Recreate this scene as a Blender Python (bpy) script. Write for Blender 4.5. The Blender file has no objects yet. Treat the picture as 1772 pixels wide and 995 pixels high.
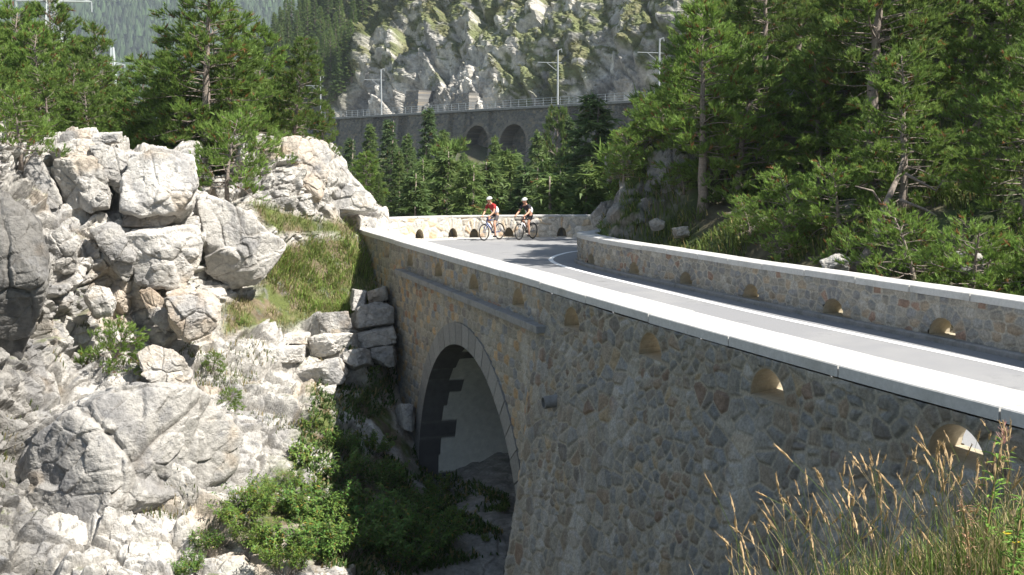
import bpy, bmesh, math, random, zlib
import numpy as np
from mathutils import Vector, Matrix

scene = bpy.context.scene
C = scene.collection
rng = np.random.default_rng(7)
random.seed(7)

# ------------------------------------------------------------------ camera, sky, sun, exposure
FPX, CX, CY, EYE = 1950.0, 886.0, 497.5, 2.95
PITCH = math.atan(210.5 / FPX)
cam_data = bpy.data.cameras.new('camera')
cam = bpy.data.objects.new('camera', cam_data)
C.objects.link(cam)
cam.location = (0, 0, EYE)
cam.rotation_euler = (math.pi / 2 - PITCH, 0, 0)
cam_data.sensor_width = 36.0
cam_data.lens = FPX / 1772 * 36.0
cam_data.clip_start = 0.1
cam_data.clip_end = 6000
scene.camera = cam

SUN_H = np.array([0.895, -0.446])
SUN_EL = math.radians(51)
SUN = np.array([SUN_H[0] * math.cos(SUN_EL), SUN_H[1] * math.cos(SUN_EL), math.sin(SUN_EL)])
world = bpy.data.worlds.new('World')
scene.world = world
world.use_nodes = True
wn = world.node_tree
bg = wn.nodes['Background']
sky = wn.nodes.new('ShaderNodeTexSky')
sky.sky_type = 'NISHITA'
sky.sun_disc = False
sky.sun_elevation = SUN_EL
sky.sun_rotation = math.atan2(SUN_H[0], SUN_H[1])
sky.altitude = 1600
skc = wn.nodes.new('ShaderNodeMix'); skc.data_type = 'RGBA'; skc.blend_type = 'MULTIPLY'; skc.inputs[0].default_value = 1
skc.inputs[7].default_value = (1.0, .90, .76, 1)       # hazy midday sky, less blue than the clear model
wn.links.new(sky.outputs[0], skc.inputs[6]); wn.links.new(skc.outputs[2], bg.inputs[0])
bg.inputs[1].default_value = 0.10
sun_d = bpy.data.lights.new('sun', 'SUN')
sun_d.energy = 5.0
sun_d.angle = math.radians(0.5)
sun_d.color = (1.0, 0.955, 0.88)
sun_o = bpy.data.objects.new('sun', sun_d)
C.objects.link(sun_o)
sun_o.location = (20, -10, 40)
sun_o.rotation_euler = Vector(SUN).to_track_quat('Z', 'Y').to_euler()
scene.view_settings.view_transform = 'Standard'
scene.view_settings.look = 'None'
scene.view_settings.gamma = 1
scene.view_settings.exposure = 1.27

# ------------------------------------------------------------------ pixel helpers (photo 1772x995)
def ray(x, y):
    x = np.asarray(x, float); y = np.asarray(y, float)
    a = (x - CX) / FPX; b = -(y - CY) / FPX
    sp, cp = math.sin(PITCH), math.cos(PITCH)
    return np.stack([a, b * sp + cp, b * cp - sp], -1)
def at(x, y, D):
    """the real place of a photo pixel when it lies D metres in front of the camera"""
    r = ray(x, y)
    s = np.asarray(D, float) / r[..., 1]
    p = r * s[..., None]
    p[..., 2] += EYE
    return p
def atz(x, y, z):
    r = ray(x, y)
    s = (z - EYE) / r[..., 2]
    p = r * s[..., None]
    p[..., 2] += EYE
    return p

# ------------------------------------------------------------------ noise in numpy
def _h(ix, iy, iz, seed):
    h = (ix.astype(np.int64) * 374761393 + iy.astype(np.int64) * 668265263 + iz.astype(np.int64) * 2147483647 + seed * 1274126177) & 0xFFFFFFFF
    h = ((h ^ (h >> 13)) * 1274126177) & 0xFFFFFFFF
    h = ((h ^ (h >> 16)) * 2246822519) & 0xFFFFFFFF
    h = h ^ (h >> 15)
    return (h & 0xFFFFFF).astype(np.float32) / float(0xFFFFFF)
def vnoise(p, seed=0):
    i = np.floor(p); f = p - i; i = i.astype(np.int64)
    f = f * f * (3 - 2 * f)
    r = 0
    for dx in (0, 1):
        wx = f[..., 0] if dx else 1 - f[..., 0]
        for dy in (0, 1):
            wy = f[..., 1] if dy else 1 - f[..., 1]
            for dz in (0, 1):
                wz = f[..., 2] if dz else 1 - f[..., 2]
                r = r + wx * wy * wz * _h(i[..., 0] + dx, i[..., 1] + dy, i[..., 2] + dz, seed)
    return r * 2 - 1
def fbm(p, octv=4, seed=0, gain=.5):
    a, s, r = 1.0, 1.0, 0
    for k in range(octv):
        r = r + a * vnoise(p * s + k * 17.3, seed + k)
        a *= gain; s *= 2.03
    return r
def voro(p, seed=0):
    """nearest cell: id-hash base, vector to the cell's centre, distance to the border"""
    i = np.floor(p).astype(np.int64)
    best = np.full(p.shape[:-1], 1e9, np.float32); sec = best.copy()
    bc = np.zeros(p.shape, np.float32); bid = np.zeros(p.shape, np.int64)
    for dx in (-1, 0, 1):
        for dy in (-1, 0, 1):
            for dz in (-1, 0, 1):
                jx, jy, jz = i[..., 0] + dx, i[..., 1] + dy, i[..., 2] + dz
                c = np.stack([jx + _h(jx, jy, jz, seed), jy + _h(jx, jy, jz, seed + 1), jz + _h(jx, jy, jz, seed + 2)], -1)
                d = ((c - p) ** 2).sum(-1)
                m = d < best
                sec = np.where(m, best, np.minimum(sec, d))
                best = np.where(m, d, best)
                bc[m] = c[m]
                bid[m] = np.stack([jx, jy, jz], -1)[m]
    return bid, bc, np.sqrt(best), np.sqrt(sec)
def _h1(ix, iy, iz, seed):
    h = (ix * 374761393 + iy * 668265263 + iz * 2147483647 + seed * 1274126177) & 0xFFFFFFFF
    h = ((h ^ (h >> 13)) * 1274126177) & 0xFFFFFFFF
    h = ((h ^ (h >> 16)) * 2246822519) & 0xFFFFFFFF
    return h ^ (h >> 15)
def blocks(p, size, amp, tilt, crack, seed, stretch=(1, 1, 1), warp=.25, soft=22.0):
    """jointed rock: every cell is a tilted flat facet standing a bit in or out, with an open crack round it"""
    q = p / size
    q = q + warp * np.stack([vnoise(q * 1.3 + 5, seed + 40), vnoise(q * 1.3 + 25, seed + 41), vnoise(q * 1.3 + 45, seed + 42)], -1)
    q = (q / np.asarray(stretch)).astype(np.float32)
    i = np.floor(q).astype(np.int64)
    sh = p.shape[:-1]
    W = np.zeros(sh, np.float32); Hh = np.zeros(sh, np.float32); R = np.zeros(sh, np.float32)
    b1 = np.full(sh, 9., np.float32); b2 = b1.copy()
    k = 1 / 1023.0
    for dx in (-1, 0, 1):
        for dy in (-1, 0, 1):
            for dz in (-1, 0, 1):
                jx, jy, jz = i[..., 0] + dx, i[..., 1] + dy, i[..., 2] + dz
                ha = _h1(jx, jy, jz, seed); hb = _h1(jx, jy, jz, seed + 7)
                vx = q[..., 0] - jx - (ha & 1023) * k; vy = q[..., 1] - jy - ((ha >> 10) & 1023) * k; vz = q[..., 2] - jz - ((ha >> 20) & 1023) * k
                d = np.sqrt(vx * vx + vy * vy + vz * vz).astype(np.float32)
                m = d < b1
                b2 = np.where(m, b1, np.minimum(b2, d)); b1 = np.where(m, d, b1)
                w = np.exp(-soft * d)
                r0 = (hb & 1023) * k; tx = ((hb >> 10) & 1023) * k - .5; ty = ((hb >> 20) & 1023) * k - .5; tz = ((ha ^ hb) & 1023) * k - .5
                W += w; Hh += w * ((r0 - .5) * 2 * amp + 2 * tilt * (vx * tx + vy * ty + vz * tz)); R += w * r0
    e = b2 - b1
    h = Hh / W - crack * np.clip(1 - e / .12, 0, 1) ** 1.5
    return h, e, R / W
def rot_strata(p, deg_y=35, deg_x=20):
    m = (Matrix.Rotation(math.radians(deg_y), 3, 'Y') @ Matrix.Rotation(math.radians(deg_x), 3, 'X'))
    return p @ np.array(m).T
def sst(a, b, x):
    t = np.clip((x - a) / (b - a), 0, 1)
    return t * t * (3 - 2 * t)
def inpoly(x, y, poly):
    r = np.zeros(np.shape(x), bool)
    n = len(poly)
    for k in range(n):
        x1, y1 = poly[k]; x2, y2 = poly[(k + 1) % n]
        if y1 == y2: continue
        c = ((y1 > y) != (y2 > y)) & (x < (x2 - x1) * (y - y1) / (y2 - y1) + x1)
        r ^= c
    return r
def softpoly(x, y, poly, soft=14):
    r = 0
    for dx, dy in ((0, 0), (1, 0), (-1, 0), (0, 1), (0, -1), (.7, .7), (-.7, .7), (.7, -.7), (-.7, -.7)):
        r = r + inpoly(x + dx * soft, y + dy * soft, poly)
    return r / 9.0

# ------------------------------------------------------------------ objects
def mesh(name, V, F, mat=None, col=None, smooth=False, extra=None):
    V = np.ascontiguousarray(np.asarray(V, np.float32).reshape(-1, 3))
    me = bpy.data.meshes.new(name)
    if isinstance(F, np.ndarray):
        k = F.shape[1]; nf = len(F)
        me.vertices.add(len(V)); me.vertices.foreach_set('co', V.ravel())
        me.loops.add(nf * k); me.loops.foreach_set('vertex_index', F.astype(np.int32).ravel())
        me.polygons.add(nf); me.polygons.foreach_set('loop_start', np.arange(nf, dtype=np.int32) * k)
        me.update(calc_edges=True)
    else:
        me.from_pydata(V.tolist(), [], F)
        me.update()
    me.polygons.foreach_set('use_smooth', np.full(len(me.polygons), bool(smooth)))
    if col is not None:
        a = me.color_attributes.new('Col', 'FLOAT_COLOR', 'POINT')
        c = np.ones((len(V), 4), np.float32); c[:, :3] = col
        a.data.foreach_set('color', c.ravel())
    if extra is not None:
        for kx, vv in extra.items():
            a = me.attributes.new(kx, 'FLOAT', 'POINT')
            a.data.foreach_set('value', np.asarray(vv, np.float32).ravel())
    if mat is not None: me.materials.append(mat)
    return me
def obj(name, me, parent=None, loc=None):
    o = bpy.data.objects.new(name, me)
    C.objects.link(o)
    if parent is not None: o.parent = parent
    if loc is not None: o.location = loc
    return o
def thing(name, label, cat, loc=(0, 0, 0), rz=0, group=None):
    o = bpy.data.objects.new(name, None); C.objects.link(o)
    o.empty_display_size = .3
    o.location = [float(v) for v in loc]; o.rotation_euler = (0, 0, rz)
    return tag(o, label, cat, group)
def tag(o, label, cat, group=None):
    o['label'] = label; o['category'] = cat
    if group: o['group'] = group
    return o
def structure(o, kind='structure'):
    o['kind'] = kind
    return o
def copy_tree(o, parent=None):
    c = o.copy(); C.objects.link(c)
    if parent is not None: c.parent = parent
    for ch in list(o.children):
        copy_tree(ch, c)
    return c
def gridf(n, m, keep=None):
    """quads of an n x m vertex grid (index = i*m + j)"""
    i, j = np.meshgrid(np.arange(n - 1), np.arange(m - 1), indexing='ij')
    a = (i * m + j).ravel()
    F = np.stack([a, a + m, a + m + 1, a + 1], -1)
    if keep is not None: F = F[keep.ravel()]
    return F
def compact(V, F, *attrs):
    u, inv = np.unique(F, return_inverse=True)
    return (V[u], inv.reshape(F.shape)) + tuple(a[u] for a in attrs)
class MB:
    def __init__(s): s.v = []; s.f = []
    def add(s, V, F):
        o = len(s.v); s.v += [tuple(map(float, q)) for q in V]; s.f += [tuple(int(i) + o for i in q) for q in F]; return s
    def box(s, c, size, R=None):
        x, y, z = [v / 2 for v in size]
        P = [Vector((a * x, b * y, d * z)) for d in (-1, 1) for b in (-1, 1) for a in (-1, 1)]
        if R is not None: P = [R @ p for p in P]
        c = Vector([float(v) for v in c])
        return s.add([p + c for p in P], [(0, 2, 3, 1), (4, 5, 7, 6), (0, 1, 5, 4), (2, 6, 7, 3), (0, 4, 6, 2), (1, 3, 7, 5)])
    def bar(s, a, b, w, h=None):
        a = Vector([float(v) for v in a]); b = Vector([float(v) for v in b]); d = b - a
        R = d.to_track_quat('Z', 'Y').to_matrix()
        return s.box((a + b) / 2, (w, h or w, d.length), R)
    def tube(s, pts, rad, n=8, cap=True):
        V, F = tube(pts, rad, n, cap)
        return s.add(V, F)
    def ring(s, c, axis, R, r, n=36, k=6):
        c = Vector(c); q = Vector(axis).to_track_quat('Z', 'Y')
        V = []; F = []
        for i in range(n):
            a = 2 * math.pi * i / n
            for j in range(k):
                b = 2 * math.pi * j / k
                V.append(c + q @ Vector(((R + r * math.cos(b)) * math.cos(a), (R + r * math.cos(b)) * math.sin(a), r * math.sin(b))))
                F.append((i * k + j, ((i + 1) % n) * k + j, ((i + 1) % n) * k + (j + 1) % k, i * k + (j + 1) % k))
        return s.add(V, F)
    def build(s, name, mat, parent=None, smooth=False):
        return obj(name, mesh(name, s.v, s.f, mat, smooth=smooth), parent)
def tube(pts, rad, n=8, cap=True):
    pts = [Vector([float(v) for v in p]) for p in pts]
    if not hasattr(rad, '__len__'): rad = [rad] * len(pts)
    V = []; F = []
    up = None
    for i, p in enumerate(pts):
        d = (pts[min(i + 1, len(pts) - 1)] - pts[max(i - 1, 0)]).normalized()
        if up is None:
            up = d.orthogonal().normalized()
        else:
            up = (up - d * up.dot(d))
            up = up.normalized() if up.length > 1e-6 else d.orthogonal().normalized()
        w = d.cross(up)
        for k in range(n):
            a = 2 * math.pi * k / n
            V.append(p + (up * math.cos(a) + w * math.sin(a)) * rad[i])
    for i in range(len(pts) - 1):
        for k in range(n):
            F.append((i * n + k, i * n + (k + 1) % n, (i + 1) * n + (k + 1) % n, (i + 1) * n + k))
    if cap:
        F.append(tuple(range(n - 1, -1, -1))); F.append(tuple((len(pts) - 1) * n + k for k in range(n)))
    return V, F

# ------------------------------------------------------------------ materials
def mat(name, base=(.5, .5, .5), rough=.85, attr=False, noise=None, bump=None, bump2=None, translucent=0, spec=.3, metallic=0, mult=1.0, tint=None):
    """noise=(scale, amount): grain in the base colour. bump=(scale, strength, distance)"""
    m = bpy.data.materials.new(name); m.use_nodes = True
    t = m.node_tree; N = t.nodes; L = t.links
    b = N['Principled BSDF']
    b.inputs['Roughness'].default_value = rough
    b.inputs['Specular IOR Level'].default_value = spec
    b.inputs['Metallic'].default_value = metallic
    geo = N.new('ShaderNodeTexCoord')
    if attr:
        a = N.new('ShaderNodeAttribute'); a.attribute_name = 'Col'; cs = a.outputs['Color']
    else:
        a = N.new('ShaderNodeRGB'); a.outputs[0].default_value = (*base, 1); cs = a.outputs[0]
    if tint:   # (scale, colour, low, high): irregular stains in world-size patches
        for sc, colr, lo, hi in tint:
            n = N.new('ShaderNodeTexNoise'); n.inputs['Scale'].default_value = sc; n.inputs['Detail'].default_value = 6
            n.inputs['Roughness'].default_value = .65
            L.new(geo.outputs['Object'], n.inputs['Vector'])
            mr = N.new('ShaderNodeMapRange'); mr.inputs[1].default_value = lo; mr.inputs[2].default_value = hi
            L.new(n.outputs[0], mr.inputs[0])
            mx = N.new('ShaderNodeMix'); mx.data_type = 'RGBA'
            L.new(mr.outputs[0], mx.inputs[0]); L.new(cs, mx.inputs[6]); mx.inputs[7].default_value = (*colr, 1)
            cs = mx.outputs[2]
    if noise:
        n = N.new('ShaderNodeTexNoise'); n.inputs['Scale'].default_value = noise[0]; n.inputs['Detail'].default_value = 8
        n.inputs['Roughness'].default_value = .7
        L.new(geo.outputs['Object'], n.inputs['Vector'])
        mr = N.new('ShaderNodeMapRange'); mr.inputs[1].default_value = .3; mr.inputs[2].default_value = .7
        mr.inputs[3].default_value = 1 - noise[1]; mr.inputs[4].default_value = 1 + noise[1] * .7
        L.new(n.outputs[0], mr.inputs[0])
        mx = N.new('ShaderNodeMix'); mx.data_type = 'RGBA'; mx.blend_type = 'MULTIPLY'; mx.inputs[0].default_value = 1
        L.new(cs, mx.inputs[6]); L.new(mr.outputs[0], mx.inputs[7]); cs = mx.outputs[2]
    L.new(cs, b.inputs['Base Color'])
    prev = None
    for bb in (bump, bump2):
        if bb:
            n = N.new('ShaderNodeTexNoise'); n.inputs['Scale'].default_value = bb[0]; n.inputs['Detail'].default_value = 7
            n.inputs['Roughness'].default_value = .68
            L.new(geo.outputs['Object'], n.inputs['Vector'])
            bp = N.new('ShaderNodeBump'); bp.inputs['Strength'].default_value = bb[1]; bp.inputs['Distance'].default_value = bb[2]
            L.new(n.outputs[0], bp.inputs['Height'])
            if prev: L.new(prev, bp.inputs['Normal'])
            prev = bp.outputs[0]
    if prev: L.new(prev, b.inputs['Normal'])
    if translucent:
        tr = N.new('ShaderNodeBsdfTranslucent'); L.new(cs, tr.inputs[0])
        ms = N.new('ShaderNodeMixShader'); ms.inputs[0].default_value = translucent
        L.new(b.outputs[0], ms.inputs[1]); L.new(tr.outputs[0], ms.inputs[2])
        L.new(ms.outputs[0], N['Material Output'].inputs[0])
    return m
M = {}
M['masonry'] = mat('masonry', attr=True, rough=.9, noise=(26, .42), bump=(40, .8, .014), bump2=(9, .5, .025))
M['concrete'] = mat('concrete', (.50, .49, .465), rough=.88, noise=(16, .14), bump=(70, .35, .006), tint=[(1.3, (.38, .37, .34), .5, .72), (9, (.34, .33, .29), .62, .75)])
M['concrete_dark'] = mat('concrete_dark', (.25, .245, .235), rough=.9, noise=(14, .2), bump=(60, .4, .008), tint=[(2.2, (.16, .155, .14), .5, .7)])
M['cement'] = mat('cement', (.40, .35, .26), rough=.9, noise=(12, .2), bump=(40, .4, .01))
M['asphalt'] = mat('asphalt', (.225, .225, .23), rough=.9, noise=(60, .22), bump=(160, .5, .006), tint=[(.35, (.28, .277, .272), .45, .7), (1.1, (.165, .165, .168), .60, .70), (3.5, (.15, .15, .15), .68, .74)])
M['paint'] = mat('road_paint', (.80, .80, .79), rough=.7, noise=(30, .10))
M['plaster'] = mat('plaster', attr=True, rough=.92, noise=(5, .16), bump=(6, .3, .02), bump2=(50, .3, .006))
M['voussoir'] = mat('cut_stone', attr=True, rough=.9, noise=(18, .25), bump=(60, .6, .01))
M['limestone'] = mat('limestone', attr=True, rough=.92, noise=(9, .34), bump=(6, .9, .09), bump2=(30, .9, .025), tint=[(1.7, (.20, .20, .205), .56, .74), (4.5, (.13, .12, .10), .66, .78)])
M['cliff'] = mat('cliff_rock', attr=True, rough=.95, noise=(1.6, .45), bump=(1.3, .9, .35), bump2=(5, .8, .12), tint=[(.45, (.12, .12, .12), .58, .72)])
M['ground'] = mat('forest_floor', attr=True, rough=.98, noise=(2.5, .4), bump=(6, .7, .06), bump2=(25, .6, .02))
M['mountain'] = mat('mountain', (.05, .08, .035), rough=1, noise=(.012, .4), tint=[(.010, (.17, .16, .13), .60, .72)])
M['bark'] = mat('bark', (.24, .20, .17), rough=.95, noise=(14, .4), bump=(22, .8, .03))
M['bark_grey'] = mat('dead_wood', (.33, .30, .27), rough=.9, noise=(14, .3), bump=(22, .6, .01))
M['needles'] = mat('needles', attr=True, rough=.6, spec=.3, translucent=.45)
M['leaves'] = mat('leaves', attr=True, rough=.55, spec=.35, translucent=.35)
M['grass'] = mat('grass_blades', attr=True, rough=.7, spec=.25, translucent=.35)
M['galvanised'] = mat('galvanised_steel', (.42, .44, .45), rough=.5, metallic=.3, noise=(8, .15))
M['pylon'] = mat('pylon_steel', (.40, .43, .42), rough=.6, noise=(2, .1))
M['black_rubber'] = mat('rubber', (.02, .02, .02), rough=.7)
M['steel'] = mat('steel', (.6, .6, .62), rough=.3, metallic=.8)
def plain(n, c, r=.55, **k): M[n] = mat(n, c, rough=r, **k)
plain('skin', (.55, .30, .20)); plain('helmet_white', (.82, .82, .80), .35); plain('red_cloth', (.34, .028, .028), .8)
plain('black_cloth', (.022, .022, .028), .8); plain('white_cloth', (.75, .76, .80), .8); plain('grey_cloth', (.07, .065, .07), .8)
plain('blue_frame', (.02, .055, .20), .3); plain('black_frame', (.02, .02, .025), .3); plain('white_frame', (.75, .75, .75), .3)
plain('red_glove', (.65, .04, .03), .7); plain('lens', (.02, .02, .02), .15); plain('hair', (.05, .03, .02), .8)
plain('wire', (.03, .035, .03), .6)
# ================================================================== THE PLAN: bridge wall line and road edges
NV = np.array([0.9481, 0.3180]); DV = np.array([-0.3180, 0.9481])    # across (to the road) and along (away)
_tt = np.array([-6, 0, 5, 7.46, 8.53, 9.98, 11.6, 14.9, 17.3, 20, 25, 37, 60])
_oo = np.array([8.6, 7.8, 7.2, 7.02, 6.95, 6.89, 6.85, 6.80, 6.82, 6.87, 6.88, 6.95, 7.2])
def woff(t): 
    # smooth interpolation
    return (np.interp(t - 1, _tt, _oo) + np.interp(t, _tt, _oo) + np.interp(t + 1, _tt, _oo)) / 3
def wallxy(t, out=0.0):
    """plan point of the bridge's outer face at chainage t, moved out (towards the gorge) by out"""
    t = np.asarray(t, float); n = woff(t) - out
    return n[..., None] * NV + t[..., None] * DV
def catmull(P, step=.1):
    P = np.asarray(P, float); P = np.vstack([2 * P[0] - P[1], P, 2 * P[-1] - P[-2]])
    out = []
    for k in range(1, len(P) - 2):
        n = max(2, int(np.linalg.norm(P[k + 1] - P[k]) / step))
        t = (np.arange(n) / n)[:, None]
        a, b, c, d = P[k - 1], P[k], P[k + 1], P[k + 2]
        out.append(.5 * (2 * b + (c - a) * t + (2 * a - 5 * b + 4 * c - d) * t ** 2 + (3 * b - a - 3 * c + d) * t ** 3))
    out.append(P[-2][None])
    return np.vstack(out)
class Path:
    def __init__(s, P, step=.1):
        s.P = catmull(P, step)
        d = np.linalg.norm(np.diff(s.P, axis=0), axis=1)
        s.s = np.concatenate([[0], np.cumsum(d)]); s.L = s.s[-1]
    def at(s, u):
        return np.stack([np.interp(u, s.s, s.P[:, k]) for k in range(2)], -1)
    def nrm(s, u):
        a = s.at(np.clip(np.asarray(u) - .15, 0, s.L)); b = s.at(np.clip(np.asarray(u) + .15, 0, s.L))
        d = b - a; d /= np.linalg.norm(d, axis=-1, keepdims=True) + 1e-9
        return np.stack([-d[..., 1], d[..., 0]], -1)          # left of travel
    def near(s, xy):
        return s.s[np.argmin(((s.P - np.asarray(xy)) ** 2).sum(1))]
TEND = 36.9
inner_front = [tuple(wallxy(t, -.52)) for t in (-4, 0, 4, 8, 12, 16, 20, 24, 28, 32, 36.9)]
# road side faces: the outer side runs on from the bridge into the bend (its far parapet)
OUTER = Path(inner_front + [(-5.35, 40.2), (-5.35, 42.3), (-4.75, 43.95), (-3.7, 45.0), (-2.0, 45.95), (.3, 46.35), (3.0, 46.5), (6.2, 47.4), (10, 49.2), (15, 51.5), (24, 54)])
INNER = Path([(12.98, 2.0), (11.35, 6.4), (9.65, 11.5), (7.83, 17.05), (6.50, 20.6), (5.10, 24.3), (4.2, 27.0), (3.18, 29.9), (2.35, 32.6), (2.05, 34.3), (2.12, 35.2), (2.6, 36.1), (3.0, 37.3), (3.8, 39.0), (5.6, 40.5), (8.8, 42.2), (14, 44.6), (24, 48)])

# ================================================================== masonry
PAL_RUBBLE = [((.19, .188, .175), 5), ((.215, .205, .18), 6), ((.245, .228, .19), 6), ((.215, .185, .145), 4), ((.225, .178, .13), 1.6), ((.165, .15, .13), 2), ((.27, .215, .14), .9), ((.285, .27, .24), 2.5), ((.19, .14, .105), .6)]
PAL_WARM = [((.30, .27, .22), 5), ((.26, .24, .20), 4), ((.34, .27, .185), 3), ((.22, .20, .18), 3), ((.36, .25, .14), 1.6), ((.27, .17, .115), 1), ((.21, .215, .22), 2.5)]
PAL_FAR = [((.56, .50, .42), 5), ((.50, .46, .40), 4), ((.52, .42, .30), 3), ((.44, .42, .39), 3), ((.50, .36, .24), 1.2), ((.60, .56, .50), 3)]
PAL_DARK = [((.13, .125, .115), 5), ((.17, .155, .135), 4), ((.10, .10, .10), 3), ((.20, .17, .13), 2)]
def pick(pal, r):
    w = np.cumsum([p[1] for p in pal]); w = w / w[-1]
    return np.array([p[0] for p in pal])[np.clip(np.searchsorted(w, r), 0, len(pal) - 1)]
def stonework(s, z, cw, ch, pal, seed, jit=.8, relief=.03, mortar=.022, holes=(), mcol=(.30, .28, .24), coursed=False, vf=1.0):
    """per point of the face: relief in metres and albedo"""
    wz = z + .035 * vnoise(np.stack([s * .9, z * .9, 0 * s], -1), seed + 3); ws = s + .03 * vnoise(np.stack([s * 1.4, z * 1.4, 9 + 0 * s], -1), seed + 4)
    # two sizes of stones, in patches
    big = vnoise(np.stack([s * .8, z * .9, 3 + 0 * s], -1), seed + 9) > .25
    def cells(cw, ch, seed):
        q = np.stack([ws / cw, wz / ch], -1)
        i = np.floor(q).astype(np.int64)
        pts = []
        for dx in (-2, -1, 0, 1, 2):
            for dy in (-1, 0, 1):
                jx, jy = i[..., 0] + dx, i[..., 1] + dy
                off = .5 * (jy & 1) if coursed else .25 * (jy & 1)
                jj = jit * (.35 if coursed else 1)
                c = np.stack([jx + .5 + off + (_h(jx, jy, 0 * jx, seed) - .5) * jit, jy + .5 + (_h(jx, jy, 0 * jx, seed + 1) - .5) * jj], -1)
                pts.append((jx, jy, c))
        best = np.full(s.shape, 1e9); bx = np.zeros(s.shape, np.int64); by = bx.copy(); bc = np.zeros(q.shape)
        for jx, jy, c in pts:
            d = ((c - q) ** 2).sum(-1); m = d < best
            best = np.where(m, d, best); bx = np.where(m, jx, bx); by = np.where(m, jy, by); bc[m] = c[m]
        e = np.full(s.shape, 1e9)
        for jx, jy, c in pts:
            dv = c - bc; ln = np.sqrt((dv ** 2).sum(-1)) + 1e-9
            dd = (((c + bc) / 2 - q) * dv).sum(-1) / ln
            e = np.where((jx == bx) & (jy == by), e, np.minimum(e, dd))
        return bx, by, bc, e * min(cw, ch) * 1.05, q
    bx, by, bc, e, q = cells(cw, ch, seed)
    if not coursed:
        b2 = cells(cw * .62, ch * .66, seed + 60)
        # only take the small cells where the whole neighbourhood is small
        sm = big
        bx = np.where(sm, b2[0] + 5000, bx); by = np.where(sm, b2[1], by); e = np.where(sm, np.minimum(b2[3], 9), e)
        bc = np.where(sm[..., None], b2[2], bc); q = np.where(sm[..., None], b2[4], q)
    for (hs, hz, R) in holes:                    # radial stones round each scupper
        dx, dz = s - hs, (z - hz) / vf
        rr = np.hypot(dx, dz); a = np.arctan2(dz, dx)
        ring = (rr > R - .05) & (rr < R + .235) & (dz > -.02)
        K = 9
        ai = a / math.pi * K; ci = np.floor(ai)
        ee = np.minimum(np.minimum((ai - ci), 1 - (ai - ci)) * math.pi / K * rr, np.minimum(R + .235 - rr + .0, 9))
        bx = np.where(ring, ci.astype(np.int64) + int(hs * 100), bx); by = np.where(ring, 77, by)
        e = np.where(ring, ee, np.where((rr < R + .28) & (dz > -.05) & (rr > R), np.minimum(e, rr - R - .235), e))
    rnd = lambda k: _h(bx, by, 0 * bx, seed + k)
    mw = mortar * (1 + .45 * vnoise(np.stack([s * 6, z * 6, 0 * s], -1), seed + 8))
    body = sst(mw * .4, mw * .4 + .03, e - mw * .35)
    tiltv = ((q - bc) * np.stack([rnd(21) - .5, rnd(22) - .5], -1)).sum(-1)
    h = body * (relief * (.55 + .8 * rnd(20)) + relief * 1.1 * tiltv) + relief * .3 * fbm(np.stack([s * 9, z * 9, 0 * s], -1), 3, seed + 5) * body
    isst = sst(mw * .35, mw * .35 + .012, e)
    c = pick(pal, rnd(30)) * (.94 + .32 * rnd(31))[..., None]
    c = c * (1 + .18 * vnoise(np.stack([s * 11, z * 11, 0 * s], -1), seed + 6))[..., None]
    mc = np.array(mcol) * (1 + .15 * vnoise(np.stack([s * 3, z * 3, 0 * s], -1), seed + 7))[..., None]
    return h, mc * (1 - isst[..., None]) + c * isst[..., None]
def snap_holes(s, z, holes, ds, dz, vf=1.0):
    """pull grid vertices near a scupper's edge onto it; tells which are inside"""
    inside = np.zeros(s.shape, bool)
    s = s.copy(); z = z.copy()
    for (hs, hz, R) in holes:
        dx, dz_ = s - hs, (z - hz) / vf
        r = np.hypot(dx, dz_)
        tol = np.maximum(ds, dz) * .75
        near = (np.abs(r - R) < tol) & (dz_ > -dz * .2)
        k = np.where(near, R / np.maximum(r, 1e-6), 1)
        s = np.where(near, hs + dx * k, s); z = np.where(near, hz + dz_ * k * vf, z)
        nb = (np.abs(dz_) < dz * .6) & (np.abs(dx) < R + tol)
        z = np.where(nb, hz, z)
        dx, dz_ = s - hs, (z - hz) / vf
        inside |= (np.hypot(dx, dz_) < R - .004) & (dz_ > .004)
    return s, z, inside
def hole_reveal(mb_v, mb_f, fout, fin, hs, hz, R, n=16, vf=1.0):
    """lining of one scupper between the two faces; fout/fin(s,z)->xyz"""
    prof = [(hs + R * math.cos(a), hz + vf * R * math.sin(a)) for a in np.linspace(0, math.pi, n)]
    o = len(mb_v)
    for (a, b) in prof: mb_v.append(fout(a, b)); mb_v.append(fin(a, b))
    for k in range(n - 1): mb_f.append((o + 2 * k, o + 2 * k + 1, o + 2 * k + 3, o + 2 * k + 2))
    k = n - 1
    mb_f.append((o + 2 * k, o + 2 * k + 1, o + 1, o))
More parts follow.
